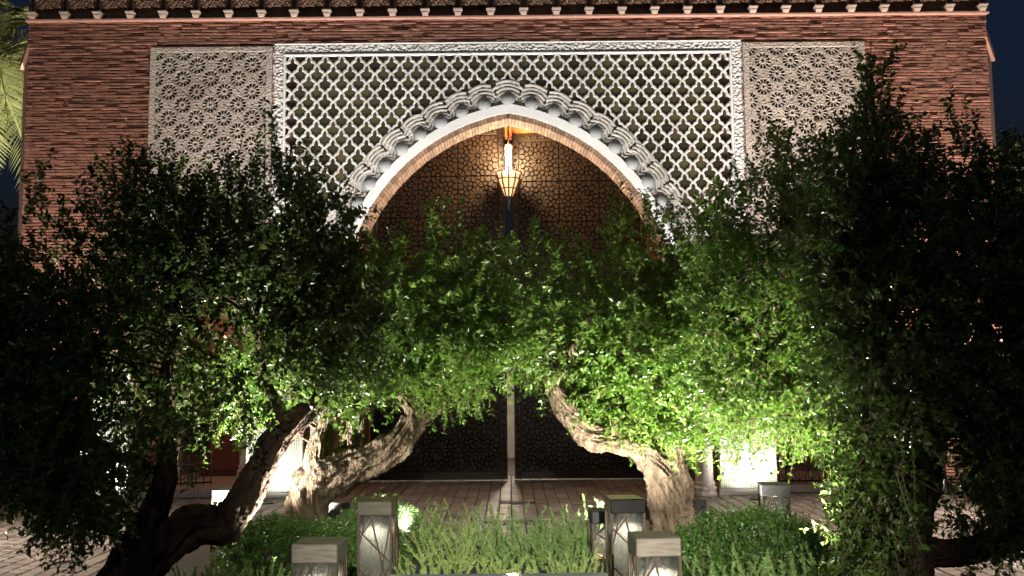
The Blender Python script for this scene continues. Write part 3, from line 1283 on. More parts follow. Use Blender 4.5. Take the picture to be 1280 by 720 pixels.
# hanging lantern
LX, LY = 0.0, DOOR_Y - .34
lz = 4.30                                        # bottom of the basket
lan = empty('hanging_lantern', (LX, LY, lz))
lan.scale = (1.12, 1.12, 1.08)
tag(lan, 'glowing basket lantern hanging before the gap in the bronze doors', 'lantern')
prof = [(.06, .0), (.10, .10), (.145, .22), (.17, .34), (.165, .42)]
m = MB()
m.lathe([(r - .012, z) for r, z in prof[:-1]], 20)
m.build('glowing_glass', M['warm_led'], lan, True)
m = MB()
m.lathe([(.005, -.17), (.02, -.15), (.035, -.05), (.075, -.01), (.07, .0)], 16)
m.build('base_cone', M['iron'], lan, True)
for k in range(10):
    a = 2 * math.pi * (k + .5) / 10
    q = MB()
    q.tube([(r * math.cos(a), r * math.sin(a), z) for r, z in prof], [.012] * 5, 6)
    q.build('rib', M['redwood'], lan)
for z, r in ((.115, .107), (.25, .155), (.345, .175)):
    q = MB()
    q.tube([(r * math.cos(u * math.pi / 12), r * math.sin(u * math.pi / 12), z) for u in range(25)], [.008] * 25, 6, False)
    q.build('hoop', M['bronze'], lan)
m = MB()
m.lathe([(.045, .36), (.045, .70)], 12)
m.build('glass_tube', M['tube'], lan, True)
m = MB()
m.lathe([(.05, .70), (.055, .74), (.012, .76), (.012, 1.58)], 10)
m.build('stem', M['orange'], lan, True)
pt = point('lantern_light', (0, -.15, .62), 190, (1, .72, .40), .06, lan)

# ------------------------------------------------------------------ ground up-lights
ul = MB()
ul.lathe([(.11, -.01), (.11, .018), (.098, .022), (.098, .016)], 24)
ul_ring = ul.mesh('bezel', M['iron'])
ul = MB()
ul.lathe([(.095, 0.0), (.095, .0155)], 24)
ul_lens = ul.mesh('lens', M['led'])


def uplight(loc, target, watts, angle, label, colr=(1, .96, .88), blend=.7, shield=0):
    e = empty('ground_uplight', loc)
    tag(e, label, 'uplight', 'ground uplights')
    inst('bezel', ul_ring, e)
    inst('lens', ul_lens, e)
    if shield:
        q = MB()
        q.box(-.36, .36, .113, .119, 0, .05 + shield)
        q.build('added_baffle', M['iron'], e)  # baffle added to keep the arch beams off the doors
    s = spot('beam', Vector(loc) + Vector((0, 0, .05)), target, watts, angle, blend, colr, .05, e)
    return e


WH = (1.0, .97, .92)
for s, n in ((-1, 'left'), (1, 'right')):
    uplight((s * 3.13, -.62, 0.004), (s * 3.13, -.12, 3.0), 75, 165, f'round ground uplight at the foot of the inner mosaic pilaster on the {n}', (1, .97, .86))
    uplight((s * 5.38, -.62, 0.004), (s * 5.38, -.05, 4.0), 120, 165, f'round ground uplight at the foot of the outer mosaic pilaster on the {n}', (1, .95, .88))
    uplight((-2.15 if s < 0 else 1.80, -2.3, 0.004), (s * 1.2, 0.0, 5.3), 1500, 85, f'round ground uplight in the paving lighting the {n} half of the white arch', WH, .7, .155)
    uplight((s * 4.3, -2.3, 0.004), (s * 4.3, 0.0, 5.2), 480, 80, f'round ground uplight in the paving below the carved panel on the {n}', (1, .9, .8))
    uplight((s * 6.1, -2.1, 0.004), (s * 6.1, 0.0, 4.2), 3000 if s > 0 else 1100, 85, f'round ground uplight in the paving below the outer brickwork on the {n}', (1, .86, .74))


def spike(loc, target, watts, angle, label, colr=(1, .97, .86)):
    e = empty('spike_light', loc)
    tag(e, label, 'garden light', 'garden spike lights')
    q = MB()
    q.tube([(0, 0, -.12), (0, 0, .12)], [.012, .012], 8)
    q.build('spike', M['iron'], e)
    dv = (Vector(target) - Vector(loc)).normalized()
    q = MB()
    p0 = Vector((0, 0, .13))
    q.tube([p0 - dv * .05, p0 - dv * .045, p0 + dv * .07], [.03, .045, .05], 16)
    q.build('housing', M['iron'], e, True)
    q = MB()
    q.tube([p0 + dv * .071, p0 + dv * .075], [.044, .044], 16)
    q.build('lens', M['led'], e)
    spot('beam', Vector(loc) + p0 + dv * .09, target, watts, angle, .7, colr, .04, e)


spike(Vector((-2.50, -4.55, .04)), at(350, 400, 8.8), 850, 125, 'small spike light left of the bright twisted trunk')
spike(Vector((-.92, -4.5, .05)), at(470, 420, 9.0), 1300, 125, 'small spike light in the bright shrubs behind the tall left lantern')
spike(Vector((.86, -4.80, .05)), at(750, 420, 9.2), 650, 125, 'small spike light behind the tall right lantern')
spike(Vector((1.78, -4.45, .05)), at(965, 420, 8.1), 480, 130, 'small spike light behind the low green hedge')
spike(Vector((1.72, -7.35, .10)), at(965, 440, 8.1), 1000, 46, 'small spike light at the front of the bed on the right')
spike(Vector((-1.42, -6.35, .06)), at(325, 430, 6.9), 520, 105, 'small spike light behind the grey capped lantern on the left')

# ------------------------------------------------------------------ lantern bollards
def bollard(loc, h, label, rz=0, watts=5.0, capm='capmetal'):
    e = empty('lantern_bollard', loc, rz)
    tag(e, label, 'lantern', 'square lattice lantern bollards')
    W = .125
    m = MB()
    m.cbox(-W, W, -W, W, h - .10, h, .006)
    m.build('cap', M[capm], e)
    m = MB()
    m.cbox(-W, W, -W, W, 0, .07, .006)
    m.build('base', M['lmetal'], e)
    m = MB()
    m.box(-W + .02, W - .02, -W + .02, W - .02, .07, .125)
    m.build('plinth', M['lbase'], e)
    for sx in (-1, 1):
        for sy in (-1, 1):
            q = MB()
            q.box(sx * (W - .008) - .007, sx * (W - .008) + .007, sy * (W - .008) - .007, sy * (W - .008) + .007, .0695, h - .0995)
            q.build('post', M['lmetal'], e)
    z0, z1 = .07, h - .10
    segs = [((-1, .80), (1, .40)), ((-.95, .72), (.05, 1.0)), ((-.25, 1.0), (.9, .02)), ((-1, .30), (.55, .0)), ((.2, .0), (1, .34)), ((-.55, 1.0), (-1, .62)), ((1, .86), (.2, .0))]
    for k in range(4):
        ang = k * math.pi / 2
        rot = Matrix.Rotation(ang, 4, 'Z')
        q = MB()
        for (a, c) in segs:
            mir = -1 if k % 2 else 1
            pa = Vector((mir * a[0] * (W - .016), -W + .006, z0 + a[1] * (z1 - z0)))
            pc = Vector((mir * c[0] * (W - .016), -W + .006, z0 + c[1] * (z1 - z0)))
            q.bar(pa, pc, .0115, .005)
        q.bar((-W + .015, -W + .004, z0 + .05), (W - .015, -W + .004, z0 + .05), .010, .0045)
        o = q.build('lattice', M['lmetal'], e)
        o.rotation_euler = (0, 0, ang)
        q = MB()
        q.box(-W + .016, W - .016, -W + .012, -W + .015, z0, z1)
        o = q.build('glass_pane', M['glass'], e)
        o.rotation_euler = (0, 0, ang)
    q = MB()
    q.lathe([(.05, h - .110), (.05, h - .1005)], 16)
    q.build('lamp', M['led'], e)
    l = bpy.data.lights.new('lantern_lamp', 'SPOT')
    l.energy = watts
    l.spot_size = R(150)
    l.spot_blend = .5
    l.color = (1, .90, .72)
    l.shadow_soft_size = .045
    o = bpy.data.objects.new('lantern_lamp', l)
    col.objects.link(o)
    o.location = (0, 0, h - .125)
    o.parent = e
    return e


def g_at(px, d, z=0.0):
    return Vector(((px - 637) / FPX * d, d - CAM_D, z))


bollard(g_at(473, 7.1), .71, 'square lantern left of the rosemary, farther of the left pair', R(-4), 26)
bollard(g_at(402, 5.35), .71, 'square lantern with grey weathered cap at the lower left, nearest the camera', R(-3), 55, 'capbrown')
bollard(g_at(776, 7.1), .71, 'square lantern with polished cap right of the rosemary, farther of the right pair', R(5), 30, 'capmirror')
bollard(g_at(811, 5.45), .71, 'square lantern with brown cap at the lower right, nearest the camera', R(4), 55, 'capbrown')
bollard(g_at(960, 8.7), .62, 'black capped square lantern behind the low green hedge on the right', R(-8), 2, 'capblack')
bollard(g_at(290, 8.7), .62, 'black square lantern behind the arching dark trunk on the left', R(0), 1, 'capblack')
bollard(g_at(752, 8.0), .50, 'low dark square lantern half hidden behind the farther lantern of the right pair', R(3), 10, 'capblack')

# polished slab between the lanterns
e = empty('stone_slab', (-.09, -6.95, 0))
tag(e, 'low polished pale green stone slab between the lanterns in the foreground', 'stone slab')
m = MB()
m.cbox(-.73, .73, -.55, .55, .225, .275, .008)
m.build('top', M['slab'], e)
m = MB()
m.cbox(-.62, .62, -.45, .45, 0.0, .2245, .01)
m.build('plinth', M['floorstone'], e)


# ------------------------------------------------------------------ vegetation
def catmull(pts, n=6):
    P = [Vector(p) for p in pts]
    P = [P[0] * 2 - P[1]] + P + [P[-1] * 2 - P[-2]]
    out = []
    for i in range(1, len(P) - 2):
        for k in range(n):
            t = k / n
            a, b_, c, d = P[i - 1], P[i], P[i + 1], P[i + 2]
            out.append(.5 * ((2 * b_) + (c - a) * t + (2 * a - 5 * b_ + 4 * c - d) * t * t + (3 * b_ - a - 3 * c + d) * t ** 3))
    out.append(P[-2])
    return out


def lerp_list(rs, n):
    out = []
    for i in range(len(rs) - 1):
        for k in range(n):
            out.append(rs[i] + (rs[i + 1] - rs[i]) * k / n)
    out.append(rs[-1])
    return out


def limb_px(pts, d):
    """(px, py, r[, dd]) list -> world points and radii"""
    P, rr = [], []
    for q in pts:
        dd = q[3] if len(q) > 3 else 0
        P.append(at(q[0], q[1], d + dd))
        rr.append(q[2])
    return P, rr


def gnarl(m, P, rr, seed, n=26, sub=9, amt=1.0):
    pts = catmull(P, sub)
    rad = [r_ * .90 for r_ in lerp_list(rr, sub)]
    ph = [seed * 1.7, seed * 3.1, seed * .7]

    def warp(i, k, a, q, r):
        tw = i * .022
        aa = a + tw
        f = .09 * math.sin(3 * aa + ph[0]) + .08 * math.sin(5 * aa - tw + ph[1])
        n2 = noise.noise(Vector((q.x + seed * 2, q.y, q.z)) * 4.5)
        n3 = noise.fractal(Vector((q.x * 9 + seed, q.y * 9, q.z * 9)), .7, 2.1, 4)
        rid = 1 - 2.4 * abs(noise.noise(Vector((math.cos(aa) * 2.4, math.sin(aa) * 2.4, i * .030 + seed))))
        rid2 = 1 - 2.6 * abs(noise.noise(Vector((math.cos(aa) * 5.5, math.sin(aa) * 5.5, i * .055 + seed))))
        return 1 + amt * (f + .24 * n2 + .15 * n3 - .06 + .17 * rid + .16 * rid2)
    m.tube(pts, rad, n, True, warp)
    return pts


def leaves_from_twigs(rng, S, D, Lg, nodes, leaf_len, leaf_w, droop=0.15, start=0.1):
    """S (T,3) starts, D (T,3) unit dirs, Lg (T,) lengths -> leaf quads (V, F) and stem polylines"""
    T = len(S)
    t = np.linspace(start, 1, nodes)[None, :, None]
    Lg = Lg[:, None, None]
    side = rng.normal(size=(T, 1, 3)) * .12
    pos = S[:, None, :] + D[:, None, :] * t * Lg + side * (t ** 2) * Lg
    pos[:, :, 2:3] -= droop * Lg * t ** 2
    tan = D[:, None, :] + 2 * side * t
    tan = tan + np.array([0, 0, -2 * droop]) * t
    tan /= np.linalg.norm(tan, axis=2, keepdims=True)
    # two leaves a node
    ref = rng.normal(size=(T, nodes, 3))
    u = np.cross(tan, ref)
    u /= np.linalg.norm(u, axis=2, keepdims=True) + 1e-9
    P = np.concatenate([pos, pos], 1).reshape(-1, 3)
    tt = np.concatenate([tan, tan], 1).reshape(-1, 3)
    uu = np.concatenate([u, -u], 1).reshape(-1, 3)
    N = len(P)
    ld = tt * rng.uniform(.25, .9, (N, 1)) + uu + rng.normal(size=(N, 3)) * .28
    ld /= np.linalg.norm(ld, axis=1, keepdims=True)
    ln = leaf_len * rng.uniform(.5, 1.4, (N, 1))
    wd = leaf_w * rng.uniform(.75, 1.2, (N, 1)) * ln / leaf_len
    sd = np.cross(ld, rng.normal(size=(N, 3)) * .8 + np.array([0, 0, 1.0]))
    sd /= np.linalg.norm(sd, axis=1, keepdims=True) + 1e-9
    up = np.cross(sd, ld)
    a = P
    tip = P + ld * ln - up * ln * .10
    l_ = P + ld * ln * .48 + sd * wd + up * wd * .35
    r_ = P + ld * ln * .48 - sd * wd + up * wd * .35
    V = np.stack([a, l_, tip, r_], 1).reshape(-1, 3)
    i = np.arange(N)[:, None] * 4
    F = np.concatenate([np.concatenate([i, i + 2, i + 1], 1), np.concatenate([i, i + 3, i + 2], 1)], 0)
    return V, F, pos


def stems_mesh(pos, r0, r1):
    T, K, _ = pos.shape
    sel = [0, K // 2, K - 1]
    rr = [r0, (r0 + r1) / 2, r1]
    ring = []
    for j, rad in zip(sel, rr):
        for k in range(3):
            a = 2 * math.pi * k / 3
            ring.append(pos[:, j, :] + np.array([rad * math.cos(a), rad * math.sin(a), 0]))
    V = np.stack(ring, 1).reshape(-1, 3)
    base = np.arange(T)[:, None] * 9
    fs = []
    for j in range(2):
        for k in range(3):
            k2 = (k + 1) % 3
            fs.append(np.concatenate([base + j * 3 + k, base + j * 3 + k2, base + j * 3 + 3 + k2, base + j * 3 + 3 + k], 1))
    return V, np.concatenate(fs, 0)


def top_of(poly, x):
    t = 1e9
    for i in range(len(poly)):
        (x0, y0), (x1, y1) = poly[i - 1], poly[i]
        if min(x0, x1) <= x <= max(x0, x1) and x0 != x1:
            t = min(t, y0 + (y1 - y0) * (x - x0) / (x1 - x0))
    return t


def sample_poly(rng, poly, n, sparse, fade=130):
    xs = [p[0] for p in poly]
    ys = [p[1] for p in poly]
    out = []
    while len(out) < n:
        x, y = rng.uniform(min(xs), max(xs)), rng.uniform(min(ys), max(ys))
        if not in_poly(x, y, poly):
            continue
        keep = min(1.0, .06 + (y - top_of(poly, x)) / fade)
        for (cx, cy, rx, ry, k) in sparse:
            q = ((x - cx) / rx) ** 2 + ((y - cy) / ry) ** 2
            if q < 1:
                keep = min(keep, k + (1 - k) * q ** 2)
        if rng.random() < keep:
            out.append((x, y))
    return out


def make_tree(name, label, seed, d, thick, limbs, poly, n_twig, leafm, barkm, sparse=(), shoots=(), hang=(), leaf_len=.036, leaf_w=.0095, root_sz=None):
    rng = np.random.default_rng(seed)
    base = limb_px(limbs[0], d)[0][0]
    base = Vector((base.x, base.y, 0))
    t = empty(name, base)
    tag(t, label, 'tree', 'old gnarled trees before the gate')
    m = MB()
    skel = []
    for li, lb in enumerate(limbs):
        P, rr = limb_px(lb, d)
        if li == 0:
            foot = Vector((P[0].x, P[0].y, -.06))
            P = [foot] + P
            rr = [rr[0] * 1.35] + rr
        big = max(rr) > .05
        pts = gnarl(m, P, rr, seed + li * 1.37, 88 if big else 16, 16 if big else 7, 1.0 if big else .6)
        skel += pts[(len(pts) // 3 if li == 0 else 0):]
    to = m.build('trunk', barkm, t, True)
    to.matrix_parent_inverse = Matrix.Translation(-base)
    # crown twigs
    S, D, Lg = [], [], []
    pc = sample_poly(rng, poly, n_twig, sparse)
    cxp = sum(p[0] for p in poly) / len(poly)
    cyp = sum(p[1] for p in poly) / len(poly)
    tries = 0
    for (x, y) in pc:
        # clumps: reject where a coarse noise is low
        for _ in range(4):
            dd = rng.normal() * thick * .45
            dd = max(-thick, min(thick, dd))
            p = at(x, y, d + dd)
            if noise.noise(p * 2.0 + Vector((seed, 0, 0))) > -.04 or rng.random() < .10:
                break
        else:
            continue
        upf = .55 if y < cyp else .25
        dv = Vector(((x - cxp) / 320, dd * .35, upf + (cyp - y) / 420)) + Vector(rng.normal(size=3)) * .55
        dv.normalize()
        S.append(p)
        D.append(dv)
        Lg.append(rng.uniform(.16, .38))
    for (x, y, h, n) in shoots:                # upright sprouts: px, base py, height m, count
        for _ in range(n):
            p = at(x + rng.normal() * 9, y + rng.uniform(-10, 26), d + rng.normal() * thick * .35)
            dv = Vector((rng.normal() * .10, rng.normal() * .10, 1)).normalized()
            S.append(p)
            D.append(dv)
            Lg.append(h * rng.uniform(.55, 1.05))
    nh = 0
    for (x, y, h, n) in hang:
        for _ in range(n):
            p = at(x + rng.normal() * 8, y, d + rng.normal() * thick * .3)
            S.append(p)
            D.append(Vector((rng.normal() * .18, rng.normal() * .18, -1)).normalized())
            Lg.append(h * rng.uniform(.5, 1.1))
    S = np.array([tuple(q) for q in S])
    D = np.array([tuple(q) for q in D])
    Lg = np.array(Lg)
    # twigs long ones get more nodes: split in classes
    Vs, Fs, off, SV, SF, soff = [], [], 0, [], [], 0
    for lo, hi in ((0, .26), (.26, .40), (.40, .62), (.62, 9)):
        k = (Lg >= lo) & (Lg < hi)
        if not k.any():
            continue
        nd = {0: 8, .26: 12, .40: 18, .62: 30}[lo]
        V, F, pos = leaves_from_twigs(rng, S[k], D[k], Lg[k], nd, leaf_len, leaf_w, .08 if lo >= .4 else .16)
        Vs.append(V)
        Fs.append(F + off)
        off += len(V)
        V, F = stems_mesh(pos, .0042, .0018)
        SV.append(V)
        SF.append(F + soff)
        soff += len(V)
    # leaf-covered cores where branchlets meet limbs
    V, F = np.concatenate(Vs), np.concatenate(Fs)
    bl = Vector(base)
    V = V - np.array(tuple(base))
    me = raw_mesh('crown', V, F, leafm)
    c = inst('crown', me, t)
    c['kind'] = 'stuff'
    me = raw_mesh('twigs', np.concatenate(SV) - np.array(tuple(base)), np.concatenate(SF), M['twig'])
    tw = inst('twigs', me, t)
    tw['kind'] = 'stuff'
    # branches joining limbs and foliage
    m = MB()
    idx = rng.choice(len(S), size=min(110, len(S)), replace=False)
    for i in idx:
        q = Vector(S[i])
        n_ = min(skel, key=lambda p: (p - q).length + max(0, p.z - q.z) * .8)
        L = (q - n_).length
        if L < .15 or L > 2.6:
            continue
        mid = n_.lerp(q, .5) + Vector(rng.normal(size=3)) * L * .10 + Vector((0, 0, L * .08))
        pts = catmull([n_, mid, q], 4)
        m.tube(pts, lerp_list([.008 + .007 * L, .006 + .003 * L, .004], 4), 6)
    if m.v:
        bo_ = m.build('branches', barkm, t, True)
        bo_['kind'] = 'stuff'
        bo_.matrix_parent_inverse = Matrix.Translation(-base)
    return t


make_tree('gnarled_tree', 'dark silhouetted tree at the left with an arching forked trunk, nearest on the left', 11, 6.4, .95,
          [[(160, 770, .19), (160, 725, .17), (172, 690, .15), (187, 650, .085), (202, 612, .075), (209, 573, .068), (214, 540, .062), (207, 500, .055), (212, 450, .045), (225, 380, .03), (230, 300, .015)],
           [(165, 725, .14), (194, 695, .13), (219, 674, .125), (250, 655, .12), (279, 657, .115), (297, 633, .105), (315, 600, .10), (337, 560, .095), (360, 533, .085), (383, 516, .075), (402, 495, .055), (400, 440, .04), (380, 360, .025)],
           [(190, 592, .05), (170, 576, .045), (150, 572, .035, .1), (110, 540, .03, .2), (70, 480, .02, .3)],
           [(345, 548, .05), (352, 520, .04, .1), (330, 470, .03, .15), (320, 400, .02)]],
          [(-40, 280), (20, 272), (60, 272), (110, 262), (150, 236), (200, 226), (250, 228), (300, 225), (345, 218), (390, 240), (430, 278), (450, 320), (465, 380), (455, 440), (430, 478), (385, 492), (330, 505), (285, 520), (240, 512), (222, 548), (190, 540), (160, 600), (165, 640), (122, 670), (85, 648), (0, 600), (-40, 588)],
          4300, M['leaf2'], M['bark_dark'],
          sparse=[(75, 280, 110, 85, .10), (150, 525, 45, 60, .2), (265, 550, 80, 70, .12), (95, 370, 50, 45, .4), (300, 430, 55, 80, .12), (345, 490, 50, 40, .15)],
          shoots=[(48, 270, .42, 5), (110, 280, .55, 4), (155, 245, .62, 7), (165, 255, .5, 5), (185, 255, .45, 8), (215, 250, .42, 8), (250, 250, .40, 8), (275, 250, .3, 6), (295, 240, .42, 8), (330, 235, .52, 9), (352, 240, .4, 6), (370, 240, .42, 8), (405, 260, .35, 6), (380, 240, .3, 6), (430, 270, .25, 5)],
          hang=[(245, 515, .25, 4), (262, 525, .3, 4), (150, 650, .2, 6)], leaf_len=.042, leaf_w=.0122)

make_tree('gnarled_tree', 'brightly lit twisted tree leaning right behind the left lanterns', 23, 9.0, .85,
          [[(388, 668, .21), (384, 635, .19), (394, 603, .20), (432, 582, .18), (470, 570, .14), (498, 552, .125), (516, 532, .115), (520, 515, .085), (506, 490, .06), (503, 450, .05), (510, 400, .035), (505, 350, .02)],
           [(400, 612, .13), (396, 575, .12), (404, 545, .10), (412, 515, .07), (405, 470, .05), (390, 400, .03)],
           [(448, 580, .10), (442, 548, .085), (452, 525, .06), (462, 506, .035), (480, 497, .02), (516, 490, .014)],
           [(518, 530, .07), (545, 510, .05), (570, 480, .035), (590, 430, .025), (600, 380, .015)]],
          [(330, 345), (400, 310), (450, 312), (500, 315), (550, 300), (600, 310), (640, 320), (660, 350), (662, 400), (650, 435), (628, 455), (598, 470), (572, 492), (548, 508), (530, 490), (480, 495), (430, 505), (400, 492), (350, 512), (300, 530), (262, 520), (270, 450), (300, 400)],
          2600, M['leaf'], M['bark'],
          sparse=[(400, 545, 30, 40, .1)],
          shoots=[(500, 310, .3, 8), (545, 305, .5, 8), (560, 300, .4, 6), (600, 312, .3, 8), (625, 318, .25, 6), (460, 320, .3, 6), (420, 310, .3, 6)],
          hang=[(560, 500, .22, 6), (595, 485, .2, 6), (640, 465, .15, 5), (300, 525, .25, 6), (285, 520, .2, 5)], leaf_len=.046, leaf_w=.0135)

make_tree('gnarled_tree', 'pale barked tree leaning left over the gate paving behind the right lanterns', 37, 9.3, .85,
          [[(838, 652, .19), (834, 622, .175), (826, 592, .16), (812, 570, .14), (790, 558, .115), (762, 552, .11), (737, 545, .115), (717, 524, .10), (702, 502, .09), (690, 480, .08), (684, 455, .06), (677, 430, .045), (666, 414, .035), (655, 400, .025), (650, 350, .015)],
           [(832, 600, .13), (842, 572, .11), (850, 540, .08), (846, 490, .06), (840, 420, .04), (825, 330, .02)],
           [(845, 640, .13), (848, 610, .12), (844, 580, .10)],
           [(690, 480, .06), (712, 440, .05), (735, 390, .035), (745, 330, .02)],
           [(760, 552, .06), (778, 515, .05), (785, 460, .04), (785, 380, .025)]],
          [(632, 335), (660, 318), (700, 312), (740, 335), (765, 290), (800, 288), (830, 265), (880, 275), (900, 350), (900, 450), (882, 540), (850, 556), (815, 548), (785, 535), (745, 520), (722, 490), (700, 462), (685, 480), (655, 455), (634, 425)],
          2500, M['leaf'], M['bark'],
          sparse=[(718, 345, 22, 45, .15), (690, 465, 22, 50, .35)],
          shoots=[(645, 325, .28, 8), (665, 318, .4, 7), (700, 312, .3, 8), (725, 325, .25, 5), (770, 290, .5, 7), (785, 280, .35, 6), (815, 275, .4, 7), (840, 270, .35, 7)],
          hang=[(660, 470, .18, 5), (795, 535, .25, 7), (815, 545, .2, 6), (868, 540, .3, 7)], leaf_len=.046, leaf_w=.0135)

make_tree('slender_tree', 'leafy slender stemmed tree at the right with bright hanging sprays beside the pilaster', 51, 8.1, .8,
          [[(1082, 712, .085), (1078, 690, .075), (1068, 640, .065), (1060, 600, .055), (1052, 555, .05), (1046, 510, .045), (1035, 450, .04), (1015, 370, .03), (1000, 280, .02), (990, 200, .012)],
           [(1050, 540, .035), (1010, 500, .03), (960, 450, .025), (925, 380, .018), (910, 300, .01)],
           [(1075, 690, .03), (1085, 620, .03), (1090, 560, .025), (1080, 480, .02)]],
          [(872, 290), (900, 240), (940, 225), (975, 180), (1010, 190), (1040, 220), (1060, 300), (1062, 420), (1075, 500), (1110, 600), (1110, 690), (1070, 690), (1060, 620), (1045, 575), (1010, 545), (960, 530), (930, 535), (905, 525), (890, 505), (872, 480), (862, 400)],
          2900, M['leaf'], M['bark_dark'],
          sparse=[(950, 260, 55, 60, .35), (1000, 590, 40, 40, .4)],
          shoots=[(900, 250, .3, 6), (930, 240, .3, 7), (965, 190, .4, 7), (985, 200, .3, 6), (1010, 190, .3, 6), (1040, 200, .3, 6)],
          hang=[(918, 525, .42, 4), (938, 530, .42, 4), (1000, 550, .25, 5), (965, 530, .25, 4), (1060, 640, .2, 5), (1075, 680, .15, 8)], leaf_len=.042, leaf_w=.0125)

make_tree('gnarled_tree', 'dark tall tree at the right edge with long upright shoots, nearest on the right', 67, 6.2, .9,
          [[(1140, 775, .15), (1138, 720, .135), (1138, 670, .12), (1150, 625, .105), (1160, 575, .095), (1168, 520, .085), (1178, 470, .07), (1185, 400, .055), (1175, 300, .035), (1150, 200, .02)],
           [(1145, 690, .10), (1190, 690, .085), (1240, 678, .075), (1300, 660, .06), (1360, 620, .04)],
           [(1165, 555, .06), (1205, 480, .05, .1), (1235, 380, .035, .2), (1240, 250, .02, .2)],
           [(1168, 510, .05), (1120, 430, .04, -.1), (1095, 320, .03, -.1), (1092, 180, .018, -.1), (1090, 90, .01, -.1)]],
          [(1035, 200), (1060, 165), (1085, 125), (1110, 150), (1160, 190), (1200, 215), (1215, 190), (1245, 200), (1310, 190), (1340, 300), (1340, 640), (1260, 690), (1195, 650), (1205, 600), (1180, 500), (1140, 545), (1116, 690), (1075, 700), (1062, 650), (1070, 600), (1085, 560), (1065, 500), (1030, 400), (1025, 300), (1020, 220)],
          4600, M['leaf2'], M['bark_dark'],
          sparse=[(1185, 190, 45, 70, .2), (1110, 540, 25, 35, .3), (1195, 615, 38, 50, .2)],
          shoots=[(1090, 160, .62, 12), (1085, 190, .5, 10), (1105, 170, .4, 8), (1060, 190, .4, 9), (1040, 210, .3, 7), (1130, 190, .35, 8), (1165, 200, .3, 8), (1215, 200, .50, 7), (1225, 230, .4, 7), (1260, 210, .3, 8)],
          hang=[(1240, 670, .15, 8), (1200, 640, .2, 6), (1280, 660, .15, 8)], leaf_len=.042, leaf_w=.0122)


# rosemary, low shrubs
def rosemary(px, d, hgt, wid, n, seed, label, lean=0.0):
    mt_ = M['rosemary_pale' if 'pale' in label else 'rosemary']
    n = int(n * .62)
    rng = np.random.default_rng(seed)
    b0 = g_at(px, d, .03)
    S = np.stack([rng.normal(size=n) * wid * .32, rng.normal(size=n) * wid * .32, np.zeros(n)], 1)
    D = np.stack([S[:, 0] * 1.0 / wid + rng.normal(size=n) * .12 + lean, S[:, 1] * 1.0 / wid + rng.normal(size=n) * .12, np.ones(n)], 1)
    D /= np.linalg.norm(D, axis=1, keepdims=True)
    L = hgt * rng.uniform(.35, 1.15, n) * (1 - .25 * np.hypot(S[:, 0], S[:, 1]) / wid)
    K, per = 34, 4
    t = np.linspace(.1, 1, K)[None, :, None]
    bend = rng.normal(size=(n, 1, 3)) * .14 * np.array([1, 1, 0])
    pos = S[:, None] + D[:, None] * t * L[:, None, None] + bend * t ** 2 * L[:, None, None]
    P = np.repeat(pos.reshape(-1, 3), per, 0)
    Dn = np.repeat(np.repeat(D[:, None], K, 1).reshape(-1, 3), per, 0)
    N = len(P)
    rr = rng.normal(size=(N, 3))
    out = np.cross(Dn, rr)
    out /= np.linalg.norm(out, axis=1, keepdims=True)
    ld = Dn * rng.uniform(.5, 1.1, (N, 1)) + out
    ld /= np.linalg.norm(ld, axis=1, keepdims=True)
    ln = rng.uniform(.016, .032, (N, 1))
    sd = np.cross(ld, rng.normal(size=(N, 3)))
    sd /= np.linalg.norm(sd, axis=1, keepdims=True)
    wd = .0038
    V = np.stack([P - sd * wd, P + sd * wd, P + ld * ln], 1).reshape(-1, 3)
    F = np.arange(N * 3).reshape(-1, 3)
    e = empty('rosemary_bush', b0)
    tag(e, label, 'rosemary', 'rosemary bushes')
    o = inst('foliage', raw_mesh('foliage', V, F, mt_), e)
    o['kind'] = 'stuff'
    V, F = stems_mesh(pos, .003, .0015)
    o = inst('stems', raw_mesh('stems', V, F, mt_), e)
    o['kind'] = 'stuff'


def low_shrub(px, d, rx, ry, h, n, seed, label, leaf=.022, lw=.0075):
    rng = np.random.default_rng(seed)
    b0 = g_at(px, d, .03)
    a = rng.uniform(0, 2 * math.pi, n)
    q = np.sqrt(rng.uniform(0, 1, n))
    x, y = q * np.cos(a) * rx, q * np.sin(a) * ry
    top = h * np.sqrt(np.clip(1 - q ** 3, 0, 1))
    nzv = np.array([noise.noise(Vector((xx * 5, yy * 5, seed))) for xx, yy in zip(x, y)])
    z = top * rng.uniform(.35, 1, n) ** .5 + nzv * h * .12
    S = np.stack([x, y, np.maximum(z - .09, 0.0)], 1)
    D = np.stack([x / rx * .5 + rng.normal(size=n) * .35, y / ry * .5 + rng.normal(size=n) * .35, np.full(n, .9)], 1)
    D /= np.linalg.norm(D, axis=1, keepdims=True)
    V, F, pos = leaves_from_twigs(rng, S, D, rng.uniform(.09, .17, n), 7, leaf, lw, .1, .2)
    e = empty('low_shrub', b0)
    tag(e, label, 'shrub', 'low leafy shrubs')
    o = inst('foliage', raw_mesh('foliage', V, F, M['ground_leaf']), e)
    o['kind'] = 'stuff'
    S0 = S.copy()
    S0[:, 2] = 0
    S0[:, :2] *= .8
    pos = np.stack([S0, (S0 + S) / 2, pos[:, -1]], 1)[::3]
    V, F = stems_mesh(pos, .004, .002)
    o = inst('stems', raw_mesh('stems', V, F, M['twig']), e)
    o['kind'] = 'stuff'


